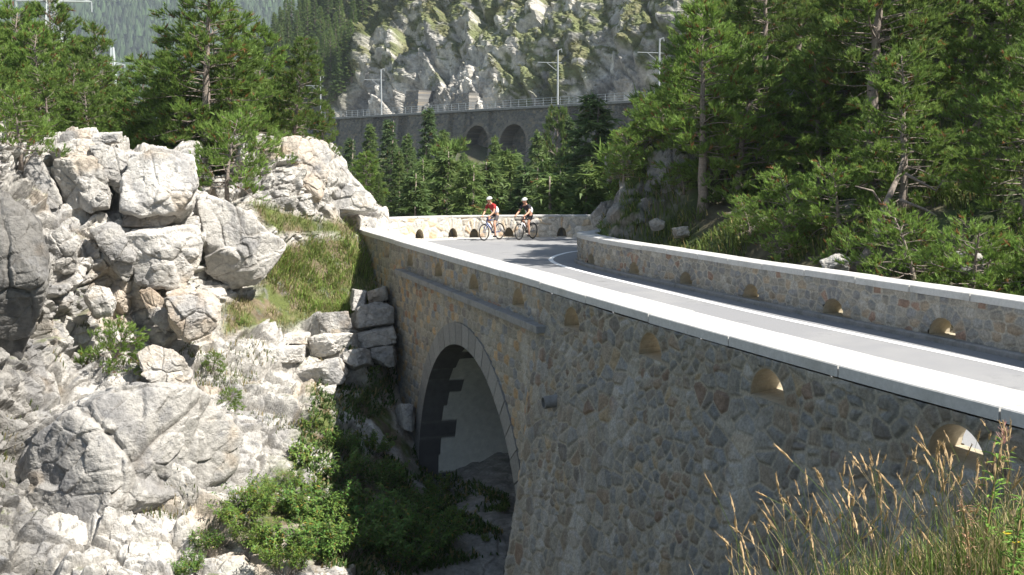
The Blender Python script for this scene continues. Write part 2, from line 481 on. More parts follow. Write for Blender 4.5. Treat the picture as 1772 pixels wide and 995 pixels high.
def coping_slabs(path_at, path_n, s0, s1, w, z0, z1, slab, name, parent, over=.035, side=1):
    """run of concrete slabs following a path; side: +1 if the slab lies left of the face line"""
    V = []; F = []; s = s0; k = 0
    while s < s1 - .05:
        e = min(s + slab * (0.92 + .16 * random.random()), s1)
        n = max(2, int((e - s) / .3)); g = .012
        us = np.linspace(s + g, e - g, n + 1)
        dz = random.uniform(-.006, .006)
        o = len(V); b = .012
        prof = [(-over, z0), (-over, z1 - b), (-over + b, z1), (w + over - b, z1), (w + over, z1 - b), (w + over, z0)]
        P = path_at(us); Nn = path_n(us) * side
        for i in range(n + 1):
            for (a, zz) in prof:
                V.append((P[i, 0] + Nn[i, 0] * a, P[i, 1] + Nn[i, 1] * a, zz + dz))
        m = len(prof)
        for i in range(n):
            for j in range(m):
                F.append((o + i * m + j, o + (i + 1) * m + j, o + (i + 1) * m + (j + 1) % m, o + i * m + (j + 1) % m))
        F.append(tuple(o + j for j in range(m))); F.append(tuple(o + n * m + j for j in range(m)))
        s = e; k += 1
    me = mesh(name, V, F, M['concrete'])
    bm = bmesh.new(); bm.from_mesh(me); bmesh.ops.recalc_face_normals(bm, faces=bm.faces); bm.to_mesh(me); bm.free()
    return obj(name, me, parent)

# ------------------------------------------------------------------ the bridge
bridge = thing('stone_bridge', 'rubble stone road bridge over the gorge with one plastered arch and a white concrete coping', 'bridge', (-.6, 25, 0))
def unparent_loc(o):       # parts are built in world coordinates
    o.parent = bridge; o.matrix_parent_inverse = Matrix.Translation(bridge.location).inverted(); return o
ARC_T, ARC_Z, ARC_R, RING = 23.9, -5.3, 4.25, .5
SILL = .285; HR = .36
holes = [(8.12 + 2.99 * k, SILL, HR) for k in range(-2, 9)]
def batter(t, z):
    g = 1 - sst(18.3, 19.9, t)
    return g * (.17 * np.maximum(0, .1 - z) + .05)
def face(t, z, h): 
    xy = wallxy(t, batter(t, z) + h)
    return np.concatenate([xy, z[..., None]], -1)
def build_face():
    # chainages: finer towards the camera
    ts = [1.0]
    while ts[-1] < TEND:
        D = ts[-1]
        ts.append(ts[-1] + (.03 if D < 6.5 else min(.05, .0145 * (D / 9.0) ** 1.35)))
    ts = np.array(ts); zs = np.arange(-7.0, .772, .016)
    T, Z = np.meshgrid(ts, zs, indexing='ij')
    DS = np.gradient(ts)[:, None] + 0 * Z
    S2, Z2, inside = snap_holes(T, Z, holes, DS, .016)
    h1, c1 = stonework(S2, Z2, .33, .245, PAL_RUBBLE, 11, jit=.95, relief=.027, mortar=.022, holes=holes, mcol=(.31,.285,.23))
    h2, c2 = stonework(S2, Z2, .33, .19, PAL_WARM, 31, jit=.6, relief=.022, mortar=.018, holes=holes, mcol=(.33, .31, .26), coursed=True)
    w = sst(18.2, 19.4, S2 + .25 * vnoise(np.stack([S2 * 2, Z2 * 2, 0 * S2], -1), 5) - .10 * np.minimum(Z2, 0))
    w = (w > .5).astype(float)
    h = h1 * (1 - w) + h2 * w; c = c1 * (1 - w[..., None]) + c2 * w[..., None]
    # lime streaks under the scuppers and leaks (vertical, with shapes of their own), damp dark foot
    st = fbm(np.stack([S2 * 2.6, Z2 * .28, 0 * S2], -1), 4, 91)
    st = sst(.30, .75, st) * sst(.3, -.5, Z2)
    c = c * (1 - .55 * st[..., None]) + np.array([.42, .405, .365]) * (.55 * st[..., None])
    edge = sst(.03, 0, .772 - Z2)
    for (a_, b_, R) in holes:
        dd = np.hypot(S2 - a_, Z2 - b_); edge = np.maximum(edge, ((dd < R + .035) & (Z2 > b_ - .05)) * 1.0)
        lp = (dd >= R - .01) & (dd < R + .03) & (Z2 > b_ - .02); c[lp] = np.array([.30, .27, .215])
    h = h * (1 - edge)
    P = face(S2, Z2, h)
    inside |= (np.hypot(S2 - ARC_T, Z2 - ARC_Z) < ARC_R + .22) & (Z2 > ARC_Z - 3)
    ci = inside[:-1, :-1] & inside[1:, :-1] & inside[1:, 1:] & inside[:-1, 1:]
    # a face goes when its centre lies in an opening
    cs = (S2[:-1, :-1] + S2[1:, 1:] + S2[1:, :-1] + S2[:-1, 1:]) / 4; cz = (Z2[:-1, :-1] + Z2[1:, 1:] + Z2[1:, :-1] + Z2[:-1, 1:]) / 4
    gone = ci.copy()
    for (a, b, R) in holes: gone |= (np.hypot(cs - a, cz - b) < R) & (cz > b)
    gone |= (np.hypot(cs - ARC_T, cz - ARC_Z) < ARC_R + .22) | ((np.abs(cs - ARC_T) < ARC_R + .2) & (cz < ARC_Z))
    F = gridf(len(ts), len(zs), ~gone)[:, ::-1]
    V, F, col = compact(P.reshape(-1, 3), F, c.reshape(-1, 3))
    return obj('masonry_face', mesh('masonry_face', V, F, M['masonry'], col, smooth=True))
unparent_loc(build_face())
# the inner face of that parapet, towards the road
def parapet_inner(path, s0, s1, z0, z1, pal, seed, holes, name, side, step=.03, mcol=(.33, .31, .27), relief=.025, cw=.33, ch=.22, coursed=False, base=0.0, vf=1.0):
    us = np.arange(s0, s1 + step, step); zs = np.arange(z0, z1 + .012, step * .75); zs[-1] = z1
    S, Z = np.meshgrid(us, zs, indexing='ij')
    S2, Z2, ins = snap_holes(S, Z, holes, step, step * .75, vf)
    h, c = stonework(S2, Z2, cw, ch, pal, seed, relief=relief, mortar=.018, holes=holes, mcol=mcol, coursed=coursed, vf=vf)
    P = path.at(S2) - path.nrm(S2) * side * (h + base)[..., None]
    P = np.concatenate([P, Z2[..., None]], -1)
    cs = (S2[:-1, :-1] + S2[1:, 1:] + S2[1:, :-1] + S2[:-1, 1:]) / 4; cz = (Z2[:-1, :-1] + Z2[1:, 1:] + Z2[1:, :-1] + Z2[:-1, 1:]) / 4
    gone = np.zeros(cs.shape, bool)
    for (a, b, R) in holes: gone |= (np.hypot(cs - a, (cz - b) / vf) < R) & (cz > b)
    F = gridf(len(us), len(zs), ~gone)
    V, F, col = compact(P.reshape(-1, 3), F, c.reshape(-1, 3))
    return obj(name, mesh(name, V, F, M['masonry'], col, smooth=True))
s_bend = OUTER.near(wallxy(TEND, -.52))
R_IN, VF_IN = .60, .62
in_holes_b = [(OUTER.near(wallxy(t, -.52)), SILL, R_IN) for (t, z, R) in holes]
unparent_loc(parapet_inner(OUTER, .5, s_bend, 0, .772, PAL_WARM, 51, in_holes_b, 'parapet_inner_face', 1, step=.04, vf=VF_IN))
rv = []; rf = []
for (t, z, R), (si, zi, _) in zip(holes, in_holes_b):
    def fo(a, b): 
        p = face(np.array(a), np.array(b), np.array(.004)); return p
    def fi(a, b, t=t, si=si, zi=zi, z=z):
        a = si + (a - t) * R_IN / HR; p = OUTER.at(a); n = OUTER.nrm(a); return np.array([p[0] - n[0] * .012, p[1] - n[1] * .012, zi + (b - z) * R_IN * VF_IN / HR])
    rv = []; rf = []
    hole_reveal(rv, rf, fo, fi, t, z, R)
    unparent_loc(obj('scupper_lining', mesh('scupper_lining', np.array(rv), rf, M['cement'], smooth=False)))
# coping: measured from the outer face inwards
def wp(u): return wallxy(u, 0)
def wn_(u): return np.broadcast_to(NV, np.shape(wallxy(u)))
o = coping_slabs(wp, wn_, .6, TEND, .65, .772, .9, 2.35, 'coping', None, over=.04); unparent_loc(o)
mb = MB(); P0, P1 = wallxy(TEND, -.02), wallxy(TEND, -.63)
mb.add([(P0[0], P0[1], -3), (P1[0], P1[1], -3), (P1[0], P1[1], .771), (P0[0], P0[1], .771)], [(0, 1, 2, 3)])
mb2 = mb.build('parapet_end', M['cement']); unparent_loc(mb2)
# string course below the parapet over the arch
def run(t0, t1, out0, out1, z0, z1, name, m, seg=1.35, gap=.004):
    V = []; F = []; s = t0
    while s < t1 - .02:
        e = min(s + seg * random.uniform(.85, 1.1), t1)
        if t1 - e < .35: e = t1
        a = wallxy(s + gap, out0); b = wallxy(e - gap, out0); c2 = wallxy(e - gap, out1); d = wallxy(s + gap, out1)
        o = len(V); jz = random.uniform(-.004, .004)
        for zz in (z0, z1 + jz):
            for q in (a, b, c2, d): V.append((q[0], q[1], zz))
        F += [(o, o + 3, o + 2, o + 1), (o + 4, o + 5, o + 6, o + 7), (o, o + 1, o + 5, o + 4), (o + 1, o + 2, o + 6, o + 5), (o + 2, o + 3, o + 7, o + 6), (o + 3, o, o + 4, o + 7)]
        s = e
    me = mesh(name, V, F, m)
    bm = bmesh.new(); bm.from_mesh(me); bmesh.ops.recalc_face_normals(bm, faces=bm.faces)
    bmesh.ops.bevel(bm, geom=bm.edges[:], offset=.008, segments=1, affect='EDGES'); bm.to_mesh(me); bm.free()
    return unparent_loc(obj(name, me))
run(18.35, 29.95, -.02, .24, .03, .165, 'string_course', M['concrete_dark'], 1.5)
# arch ring: cut stones with open joints
def arch_ring():
    K = 34; V = []; F = []; cols = []
    for k in range(K):
        a0 = math.radians(-24) + k * math.radians(228) / K; a1 = a0 + math.radians(228) / K
        g = .0026; R0, R1 = ARC_R, ARC_R + RING + (0 if k % 2 else .0)
        n = 5; m = 5
        A = np.linspace(a0 + g, a1 - g, n); R = np.linspace(R0, R1, m)
        AA, RR = np.meshgrid(A, R, indexing='ij')
        for out in (.045,):
            t = ARC_T + RR * np.cos(AA); z = ARC_Z + RR * np.sin(AA)
            xy = wallxy(t, out + .004 * random.uniform(-1, 1))
            P = np.concatenate([xy, z[..., None]], -1).reshape(-1, 3)
            o = len(V); V += list(P); F += [tuple(q + o) for q in gridf(n, m)]
            c = np.array([.235, .23, .22]) * random.uniform(.86, 1.12); cols += [c] * len(P)
        # sides of the stone, going into the wall
        def strip(Aa, Rr):
            o = len(V)
            for (a, r) in zip(Aa, Rr):
                for out in (.045, -.12):
                    q = wallxy(ARC_T + r * math.cos(a), out); V.append((q[0], q[1], ARC_Z + r * math.sin(a))); cols.append(c * .9)
            for i in range(len(Aa) - 1): F.append((o + 2 * i, o + 2 * i + 1, o + 2 * i + 3, o + 2 * i + 2))
        strip(A, [R1] * n); strip([A[0]] * m, R); strip([A[-1]] * m, R)
    return unparent_loc(obj('arch_ring', mesh('arch_ring', np.array(V), F, M['voussoir'], np.array(cols))))
arch_ring()
# vault: quoins at the face, grey plaster behind
def vault():
    na, nd = 260, 150
    A = np.linspace(math.radians(-30), math.radians(210), na); Dp = np.concatenate([np.linspace(-.045, 1.2, 90), np.linspace(1.25, 5.9, nd - 90)])
    AA, DD = np.meshgrid(A, Dp, indexing='ij')
    k = (AA - math.radians(-24)) / (math.radians(228) / 34)
    ki = np.floor(k).astype(int)
    lng = np.where(ki % 3 == 0, .92, np.where(ki % 3 == 1, .50, .56)) + .05 * (_h(ki, ki * 0, ki * 0, 4) - .5)
    fr = np.minimum(k - ki, 1 - (k - ki)) * math.radians(228) / 34 * ARC_R
    q = (DD < lng)
    plas = np.array([.70, .69, .62])[None, None] * (1 + .12 * fbm(np.stack([AA * 3, DD * .6, 0 * AA], -1), 3, 3))[..., None]
    damp = sst(.1, .6, fbm(np.stack([AA * 2.0, DD * .35, 4 + 0 * AA], -1), 3, 8))
    plas = plas * (1 - .28 * damp[..., None])
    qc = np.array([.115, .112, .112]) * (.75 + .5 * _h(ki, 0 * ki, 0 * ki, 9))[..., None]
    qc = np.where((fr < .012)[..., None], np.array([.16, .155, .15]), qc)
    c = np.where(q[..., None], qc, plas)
    rr = ARC_R - np.where(q, .0, -.015) + np.where(q & (fr < .012), .01, 0) + .006 * vnoise(np.stack([AA * 30, DD * 8, 0 * AA], -1), 2)
    t = ARC_T + rr * np.cos(AA); z = ARC_Z + rr * np.sin(AA)
    t = np.where(AA < 0, ARC_T + rr, np.where(AA > math.pi, ARC_T - rr, t))
    xy = wallxy(t, 0) + NV * DD[..., None]
    z = np.where(AA < 0, ARC_Z + AA * 4, np.where(AA > math.pi, ARC_Z - (AA - math.pi) * 4, z))
    P = np.concatenate([xy, z[..., None]], -1)
    unparent_loc(obj('vault', mesh('vault', P.reshape(-1, 3), gridf(na, nd), M['plaster'], c.reshape(-1, 3))))
vault()
# clay drain pipe sticking out of the rubble, and one put-log gap stone
p = at(988, 697, 18.35)
q0 = wallxy(17.3, .05); 
mb = MB()
t0 = 17.36; z0 = -.98
a = wallxy(t0, batter(np.array(t0), np.array(z0)) - .1); b = wallxy(t0, batter(np.array(t0), np.array(z0)) + .22)
def pipe(a, b, ro, ri, name, m):
    V = []; F = []; n = 20
    ax = Vector((b[0] - a[0], b[1] - a[1], -.03)).normalized(); u = ax.orthogonal().normalized(); w = ax.cross(u)
    pa = Vector((a[0], a[1], z0 + .03)); pb = Vector((b[0], b[1], z0))
    for (pc, r) in ((pa, ro), (pb, ro), (pb, ri), (pa, ri)):
        for k in range(n):
            an = 2 * math.pi * k / n; V.append(pc + (u * math.cos(an) + w * math.sin(an)) * r)
    for i in range(3):
        for k in range(n): F.append((i * n + k, i * n + (k + 1) % n, (i + 1) * n + (k + 1) % n, (i + 1) * n + k))
    return unparent_loc(obj(name, mesh(name, V, F, m, smooth=False)))
pipe(a, b, .105, .085, 'drain_pipe', M['concrete_dark'])
# road side body of the bridge (its upstream wall)
mb = MB()
for t0_, t1_ in ((1, 19.5),):
    for ta in np.arange(t0_, t1_, 1.0):
        a = wallxy(ta, -6.45); b = wallxy(min(ta + 1.0, t1_), -6.45)
        mb.add([(a[0], a[1], -7), (b[0], b[1], -7), (b[0], b[1], -.3), (a[0], a[1], -.3)], [(0, 3, 2, 1)])
unparent_loc(mb.build('upstream_wall', M['concrete_dark']))

# ------------------------------------------------------------------ right hand parapet
rp = thing('stone_parapet', 'long low stone parapet along the inner road edge, pine slope behind it', 'parapet wall')
s_e = INNER.near((2.85, 36.8)); s_b = 1.0
rh = []
for px, py in ((1100, 482), (1190, 500), (1305, 525), (1447, 558), (1640, 600)):
    pass
rpx = []
def inner_s_of_px(px):
    r = (INNER.P[:, 0] / INNER.P[:, 1]) - (px - CX) / FPX
    ok = INNER.P[:, 1] < 35
    return INNER.s[np.argmin(np.where(ok, np.abs(r), 9))]
hs_r = sorted([inner_s_of_px(x) for x in (1024, 1100, 1189, 1304, 1447, 1640)])
step_r = float(np.mean(np.diff(hs_r)))
hs_r = [hs_r[0] - 2 * step_r, hs_r[0] - step_r] + hs_r
rholes = [(s, .10, .32) for s in hs_r]
obj_ = parapet_inner(INNER, s_b, s_e, 0.0, .775, [((.24, .235, .215), 5), ((.27, .25, .21), 5), ((.21, .205, .195), 4), ((.29, .235, .17), 2), ((.25, .17, .125), 1.3), ((.32, .30, .26), 2)], 71, rholes, 'masonry', -1, step=.024, relief=.03, cw=.27, ch=.165, mcol=(.36, .335, .28), coursed=True)
obj_.parent = rp
OUTR = Path([tuple(INNER.at(s) - INNER.nrm(s) * .48) for s in np.linspace(s_b, s_e, 60)], .1)
k = OUTR.L / (s_e - s_b)
bk = parapet_inner(OUTR, 0, OUTR.L, -.6, .775, PAL_WARM, 77, [((s - s_b) * k, .10, .52) for s in hs_r], 'masonry_back', 1, step=.05, vf=.66)
bk.parent = rp
rv = []; rf = []
for s in hs_r:
    def fo(a, b): p = INNER.at(a) + INNER.nrm(a) * .008; return np.array([p[0], p[1], b])
    def fi(a, b, s=s): p = OUTR.at((s + (a - s) * .52 / .32 - s_b) * k); return np.array([p[0], p[1], .10 + (b - .10) * .52 * .66 / .32])
    rv = []; rf = []
    hole_reveal(rv, rf, fo, fi, s, .10, .32)
    obj('scupper_lining', mesh('scupper_lining', np.array(rv), rf, M['cement']), rp)
coping_slabs(INNER.at, INNER.nrm, s_b, s_e, .48, .775, .9, 1.5, 'coping', rp, over=.04, side=-1)
# kerb at its foot
V = []; F = []
us = np.arange(s_b, s_e, .25); prof = [(.11, -.05), (.11, .075), (.085, .10), (-.01, .10)]
for u in us:
    P = INNER.at(u); Nn = INNER.nrm(u)
    for (a, z) in prof: V.append((P[0] + Nn[0] * a, P[1] + Nn[1] * a, z))
F = [tuple(q) for q in gridf(len(us), 4)]
obj('kerb', mesh('kerb', V, F, M['concrete_dark']), rp)

# ------------------------------------------------------------------ far curved parapet
fp = thing('stone_parapet', 'curved sunlit stone parapet of the outer bend behind the two cyclists', 'parapet wall')
f0, f1 = s_bend, OUTER.L - .5
def outer_s_of_px(px):
    r = (OUTER.P[:, 0] / OUTER.P[:, 1]) - (px - CX) / FPX
    ok = (OUTER.P[:, 1] > 43)
    return OUTER.s[np.argmin(np.where(ok, np.abs(r), 9))]
fh = [(outer_s_of_px(x),     .06, .20) for x in (725, 784, 818, 880, 973)]
fh[2] = (outer_s_of_px(820), .02, .20)
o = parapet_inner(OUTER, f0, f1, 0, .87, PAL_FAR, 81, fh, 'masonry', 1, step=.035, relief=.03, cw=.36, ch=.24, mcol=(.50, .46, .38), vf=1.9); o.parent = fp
OUTB = Path([tuple(OUTER.at(s) + OUTER.nrm(s) * .5) for s in np.linspace(f0, f1, 90)], .1)
kb = OUTB.L / (f1 - f0)
def strip(path, s0, s1, z0, z1, m, name, parent, flip=False, step=.3):
    us = np.arange(s0, s1, step); V = []
    for u in us:
        p = path.at(u)
        V += [(p[0], p[1], z0), (p[0], p[1], z1)]
    F = gridf(len(us), 2); F = F[:, ::-1] if flip else F
    return obj(name, mesh(name, V, F, m), parent)
strip(OUTB, 0, OUTB.L, -9, .87, M['concrete_dark'], 'outer_face', fp)
coping_slabs(OUTER.at, OUTER.nrm, f0, f1, .5, .87, .935, 1.6, 'coping', fp, over=.01, side=1)
rv = []; rf = []
for (s, z, R) in fh:
    def fo(a, b): p = OUTER.at(a) - OUTER.nrm(a) * .01; return np.array([p[0], p[1], b])
    def fi(a, b): p = OUTER.at(a) + OUTER.nrm(a) * .5; return np.array([p[0], p[1], b])
    rv = []; rf = []
    hole_reveal(rv, rf, fo, fi, s, z, R, vf=1.9)
    o_ = len(rv)          # a flat face closes their far ends
    for a in np.linspace(0, math.pi, 12): rv.append(fi(s + R * math.cos(a), z + 1.9 * R * math.sin(a)))
    rf.append(tuple(range(o_, o_ + 12)))
    obj('scupper_lining', mesh('scupper_lining', np.array(rv), rf, M['cement']), fp)

# ------------------------------------------------------------------ road and painted lines
def road():
    n = 260; V = []
    so = np.linspace(0, OUTER.L, n); si = np.linspace(0, INNER.L, n)
    # match stations by the closest point of the inner edge, monotone
    A = OUTER.at(so)
    si = np.array([INNER.near(a) for a in A]); si = np.maximum.accumulate(si)
    B = INNER.at(si) + INNER.nrm(si) * -.1
    A = A + OUTER.nrm(so) * .1
    m = 12
    P = np.zeros((n, m, 3))
    for j in range(m):
        w = j / (m - 1)
        P[:, j, :2] = A * (1 - w) + B * w
    return structure(obj('road', mesh('road', P.reshape(-1, 3), gridf(n, m)[:, ::-1], M['asphalt'])))
road()
def line(pts, w, name='road_marking'):
    p = Path(pts, .15); us = np.arange(0, p.L, .15); V = []
    for u in us:
        a = p.at(u); n = p.nrm(u)
        V += [(a[0] - n[0] * w / 2, a[1] - n[1] * w / 2, .004), (a[0] + n[0] * w / 2, a[1] + n[1] * w / 2, .004)]
    o = obj(name, mesh(name, V, gridf(len(us), 2)[:, ::-1], M['paint']))
    return structure(o)
inl = [INNER.at(s) + INNER.nrm(s) * .85 for s in np.linspace(.5, INNER.near((6.5, 20.6)), 9)][:-1]
inl = [tuple(q) for q in inl if q[1] < 15.5] + [(7.40, 16.17), (6.15, 19.4), (4.83, 22.8), (3.10, 28.0), (1.90, 31.8), (1.36, 34.0), (1.24, 35.8), (1.60, 37.6), (2.35, 39.2), (4.2, 40.9), (8, 43), (14, 46)]
line(inl, .15)
s_a = OUTER.near((-5.0, 39))
line([tuple(OUTER.at(s) - OUTER.nrm(s) * .45) for s in np.linspace(1, f1 - 1, 50)], .15)
# pale concrete gutter at the foot of the far parapet
us = np.arange(f0, f1, .2); V = []
for u in us:
    p = OUTER.at(u); n = OUTER.nrm(u)
    for a, z in ((-.3, .008), (-.005, .03)): V.append((p[0] + n[0] * a, p[1] + n[1] * a, z))
structure(obj('gutter', mesh('gutter', V, gridf(len(us), 2)[:, ::-1], M['concrete'])))
# ================================================================== TERRAIN
def poly_dist(path, x, y):
    """signed distance to a path (positive on its right), and chainage"""
    P = path.P[::4]; S = path.s[::4]
    best = np.full(x.shape, 1e9); idx = np.zeros(x.shape, int)
    for k in range(len(P)):
        d = (x - P[k, 0]) ** 2 + (y - P[k, 1]) ** 2
        m = d < best; best = np.where(m, d, best); idx = np.where(m, k, idx)
    N_ = path.nrm(S)
    sg = (x - P[idx, 0]) * N_[idx, 0] + (y - P[idx, 1]) * N_[idx, 1]
    return np.where(sg < 0, 1, -1) * np.sqrt(best), S[idx]
RAIL_A = np.array([-62., 249.5]); RAIL_B = np.array([60., 112.5]); RDIR = (RAIL_B - RAIL_A) / np.linalg.norm(RAIL_B - RAIL_A)
RN = np.array([-RDIR[1], RDIR[0]]) * (1 if (-RDIR[1] * 0 + RDIR[0] * 1) > 0 else -1)      # away from the camera
DECK = 12.0
def ground_z(x, y, detail=True):
    x = np.asarray(x, float); y = np.asarray(y, float)
    di, si = poly_dist(INNER, x, y)          # >0: hill side
    do, so = poly_dist(OUTER, x, y)          # <0: gorge side
    n = x * NV[0] + y * NV[1]
    q = np.stack([x * .11, y * .11, 0 * x], -1)
    # gorge below the bridge, opening to the left
    gor = -8.0 - .12 * np.clip(-x - 4, 0, 60)
    # beyond the bend: the valley, rising again to the railway wall
    rd = (x - RAIL_A[0]) * RN[0] + (y - RAIL_A[1]) * RN[1]         # <0 this side of the railway
    val = -15 + 17.5 * sst(-75, -3, rd) + 1.2 * vnoise(q * .5, 3) * sst(0, 20, -rd)
    val = np.where(rd > -1.0, 7, val)
    # wooded spur behind the left crag
    yc = 30 + (x + 12) * .95
    spur = (2.2 + .05 * np.clip(y - 40, 0, 60)) * 1.0 + .8 * vnoise(q, 9)
    spur = spur - 16 * sst(4, 34, x + 16 - .0 * y + (y - 46) * .25) * sst(36, 60, y)
    z = val
    wspur = sst(yc - 1.5, yc + 2.5, y) * sst(-3.5, -6.5, x - .0 * y) * (1 - sst(75, 120, y))
    wg = 1 - sst(34, 50, y)
    z = z * (1 - wg) + gor * wg
    z = z * (1 - wspur) + spur * wspur
    # larch slope rising on the left far side
    # ledge of ground right behind the outer parapet
    shoulder = sst(-5.5, -.6, do) * (y > 36)
    z = z * (1 - shoulder) + (-.6) * shoulder
    # under the bridge the bed, elsewhere fill below the road
    on = (do > -.55) & (di < .55)
    z = np.where(on & (y > 38.5), -.12, z)
    brow = on & (y <= 38.5)
    z = np.where(brow, np.where((y > 31.5) | (n < 0), -.12, -6.6), z)
    z = np.where(brow & (y < 16), -.3, z)
    # hill on the inner side
    nose = sst(32.5, 36.5, y)
    hill = .0 + .42 * np.clip(di - .6, 0, 12) + .52 * np.clip(di - 6, 0, 200) + nose * 3.5 * sst(.35, 1.5, di)
    hill = hill + (.35 * vnoise(q * 5, 5) + .8 * vnoise(q * 1.7, 6)) * sst(.6, 3.5, di)
    z = np.where(di > .5, hill, z)
    # bank the camera stands on
    bank = 1.26 + .10 * sst(.8, 2.6, x) - .02 * (y - 2) + .10 * np.clip(x - 1, -3, 6) + .12 * vnoise(q * 8, 7)
    wb = (1 - sst(4.6, 8.2, y + .55 * np.clip(1.2 - x, 0, 9))) * (1 - sst(-.2, -.9, 6.2 - n) * 0)
    out = (n < 6.6)
    z = np.where(out & (y < 30), z * (1 - wb) + bank * wb, z)
    if detail:
        z = z + .05 * vnoise(q * 22, 8)
    return z
def ground():
    def axis(a, lo, hi, fine, far):
        pts = list(np.arange(lo, hi + fine, fine)); st = fine
        p = hi
        while p < far[1]: st *= 1.12; p += st; pts.append(p)
        p = lo; st = fine; left = []
        while p > far[0]: st *= 1.12; p -= st; left.append(p)
        return np.array(left[::-1] + pts)
    X = axis(0, -24, 30, .33, (-3500, 3500)); Y = axis(0, -6, 62, .33, (-600, 5200))
    XX, YY = np.meshgrid(X, Y, indexing='ij')
    Z = ground_z(XX, YY)
    far = sst(260, 500, np.hypot(XX, YY - 60))
    Z = Z * (1 - far) + (-20) * far
    P = np.stack([XX, YY, Z], -1)
    q = P * np.array([.5, .5, .5])
    a = fbm(q, 4, 21)[..., None]; b = fbm(q * 3.1, 3, 22)[..., None]
    c = np.array([.085, .075, .045]) + 0 * P
    gw = sst(-.25, .35, a)
    c = c * (1 - gw) + np.array([.045, .065, .02]) * gw
    rw = sst(.8, 1.0, b)
    c = c * (1 - rw) + np.array([.33, .32, .29]) * rw
    gx = np.gradient(Z, axis=0) / np.gradient(XX, axis=0); gy = np.gradient(Z, axis=1) / np.gradient(YY, axis=1)
    st_ = sst(.9, 1.5, np.hypot(gx, gy) + .25 * b[..., 0])[..., None]
    c = c * (1 - st_) + np.array([.17, .155, .12]) * (1 + .6 * b) * st_
    c = c * (1 + .25 * vnoise(q * 7, 4)[..., None])
    F = gridf(len(X), len(Y))
    structure(obj('ground', mesh('ground', P.reshape(-1, 3), F, M['ground'], c.reshape(-1, 3), smooth=True)))
ground()

# ================================================================== LEFT CRAG (one sheet of jointed limestone from the gorge to the wood)
CP = np.array([  # photo x, y, metres away
 (0,995,18.5),(0,1090,17.8),(200,995,19.3),(200,1090,18.2),(400,1090,18.8),(400,995,19.9),(560,995,20.6),(560,1090,19.6),(700,995,21.8),(800,1090,21.0),(880,1000,22.6),(1000,1090,21.6),
 (0,800,20.5),(0,700,21.2),(0,450,23.2),(60,600,24.0),(250,600,26.4),(230,690,24.6),(150,800,22.0),(270,850,21.6),(400,820,23.0),(400,690,25.6),(300,450,27.6),(280,330,28.6),(130,300,28.3),(30,290,27.2),(0,240,26.5),
 (440,560,29.4),(450,430,31.4),(500,320,33.2),(560,260,34.6),(620,340,36.2),(655,372,38.2),(450,250,33.6),(350,300,32),(230,240,31),
 (690,650,31.4),(660,560,31.6),(600,640,29.6),(610,430,34.6),(640,392,37.6),(610,560,31.6),(560,700,27.4),(640,760,27.6),(722,790,29.0),(720,860,26.5),(760,822,29.6),(830,795,29.4),(900,800,29.0),(860,880,25.2),(960,860,27),(1000,900,25),(560,850,24.2),(480,920,21.9),(560,480,33.2),(480,640,28),(500,760,25.2),
 (780,900,24.6), (1000,800,30), (820,960,23.2)], float)
def tps_fit(P, v, lam=.02):
    n = len(P); d = np.linalg.norm(P[:, None] - P[None], axis=2)
    K = np.where(d > 0, d ** 2 * np.log(d + 1e-9), 0) + lam * np.eye(n)
    A = np.zeros((n + 3, n + 3)); A[:n, :n] = K; A[:n, n] = 1; A[:n, n + 1:] = P; A[n, :n] = 1; A[n + 1:, :n] = P.T
    return np.linalg.solve(A, np.concatenate([v, [0, 0, 0]]))
_w = tps_fit(CP[:, :2] / 200, np.log(CP[:, 2]))
def crag_D(x, y):
    q = np.stack([x, y], -1) / 200
    r = _w[-3] + q[..., 0] * _w[-2] + q[..., 1] * _w[-1]
    for k in range(len(CP)):
        d2 = ((q - CP[k, :2] / 200) ** 2).sum(-1)
        r = r + _w[k] * .5 * d2 * np.log(d2 + 1e-12)
    return np.exp(r)
TOPX = [-60, 0, 25, 60, 100, 150, 200, 235, 330, 345, 400, 450, 500, 570, 600, 640, 668, 690, 700, 720, 735, 1010]
TOPY = [215, 225, 300, 268, 250, 245, 238, 262, 265, 300, 300, 262, 250, 248, 300, 345, 380, 470, 560, 640, 700, 740]
G1 = [(470, 425), (560, 412), (622, 402), (648, 470), (668, 545), (560, 548), (505, 562), (420, 572), (385, 585), (388, 522), (450, 505)]
G2 = [(432, 345), (500, 365), (560, 380), (622, 382), (622, 408), (560, 405), (480, 405), (450, 380)]
G3 = [(545, 640), (600, 690), (680, 620), (720, 740), (800, 850), (800, 990), (400, 1000), (420, 880), (480, 800), (540, 720)]
LIME = np.array([.53, .505, .465])
def lime_colour(P, e=None, rnd=None, seed=0, px=None):
    q = rot_strata(P)
    a = fbm(q * .55, 4, seed + 1); b = fbm(q * np.array([1.6, 1.6, .5]), 4, seed + 2); d = fbm(q * 3.2, 3, seed + 3)
    c = LIME * (1 + .10 * a)[..., None]
    g = sst(.05, .55, b + .25 * d)[..., None]; c = c * (1 - .62 * g) + np.array([.255, .25, .25]) * .62 * g      # grey weathered skin
    o = sst(.35, .8, fbm(q * .8 + 31, 4, seed + 4) + .2 * d)[..., None]; c = c * (1 - .42 * o) + np.array([.50, .38, .25]) * .42 * o   # ochre
    if rnd is not None: c = c * (.86 + .24 * rnd)[..., None]
    if e is not None:
        k = (1 - np.clip(e / .07, 0, 1))[..., None] * sst(-.4, .4, d)[..., None]
        c = c * (1 - .5 * k) + np.array([.12, .10, .075]) * .5 * k                                      # soil in the joints
    return c
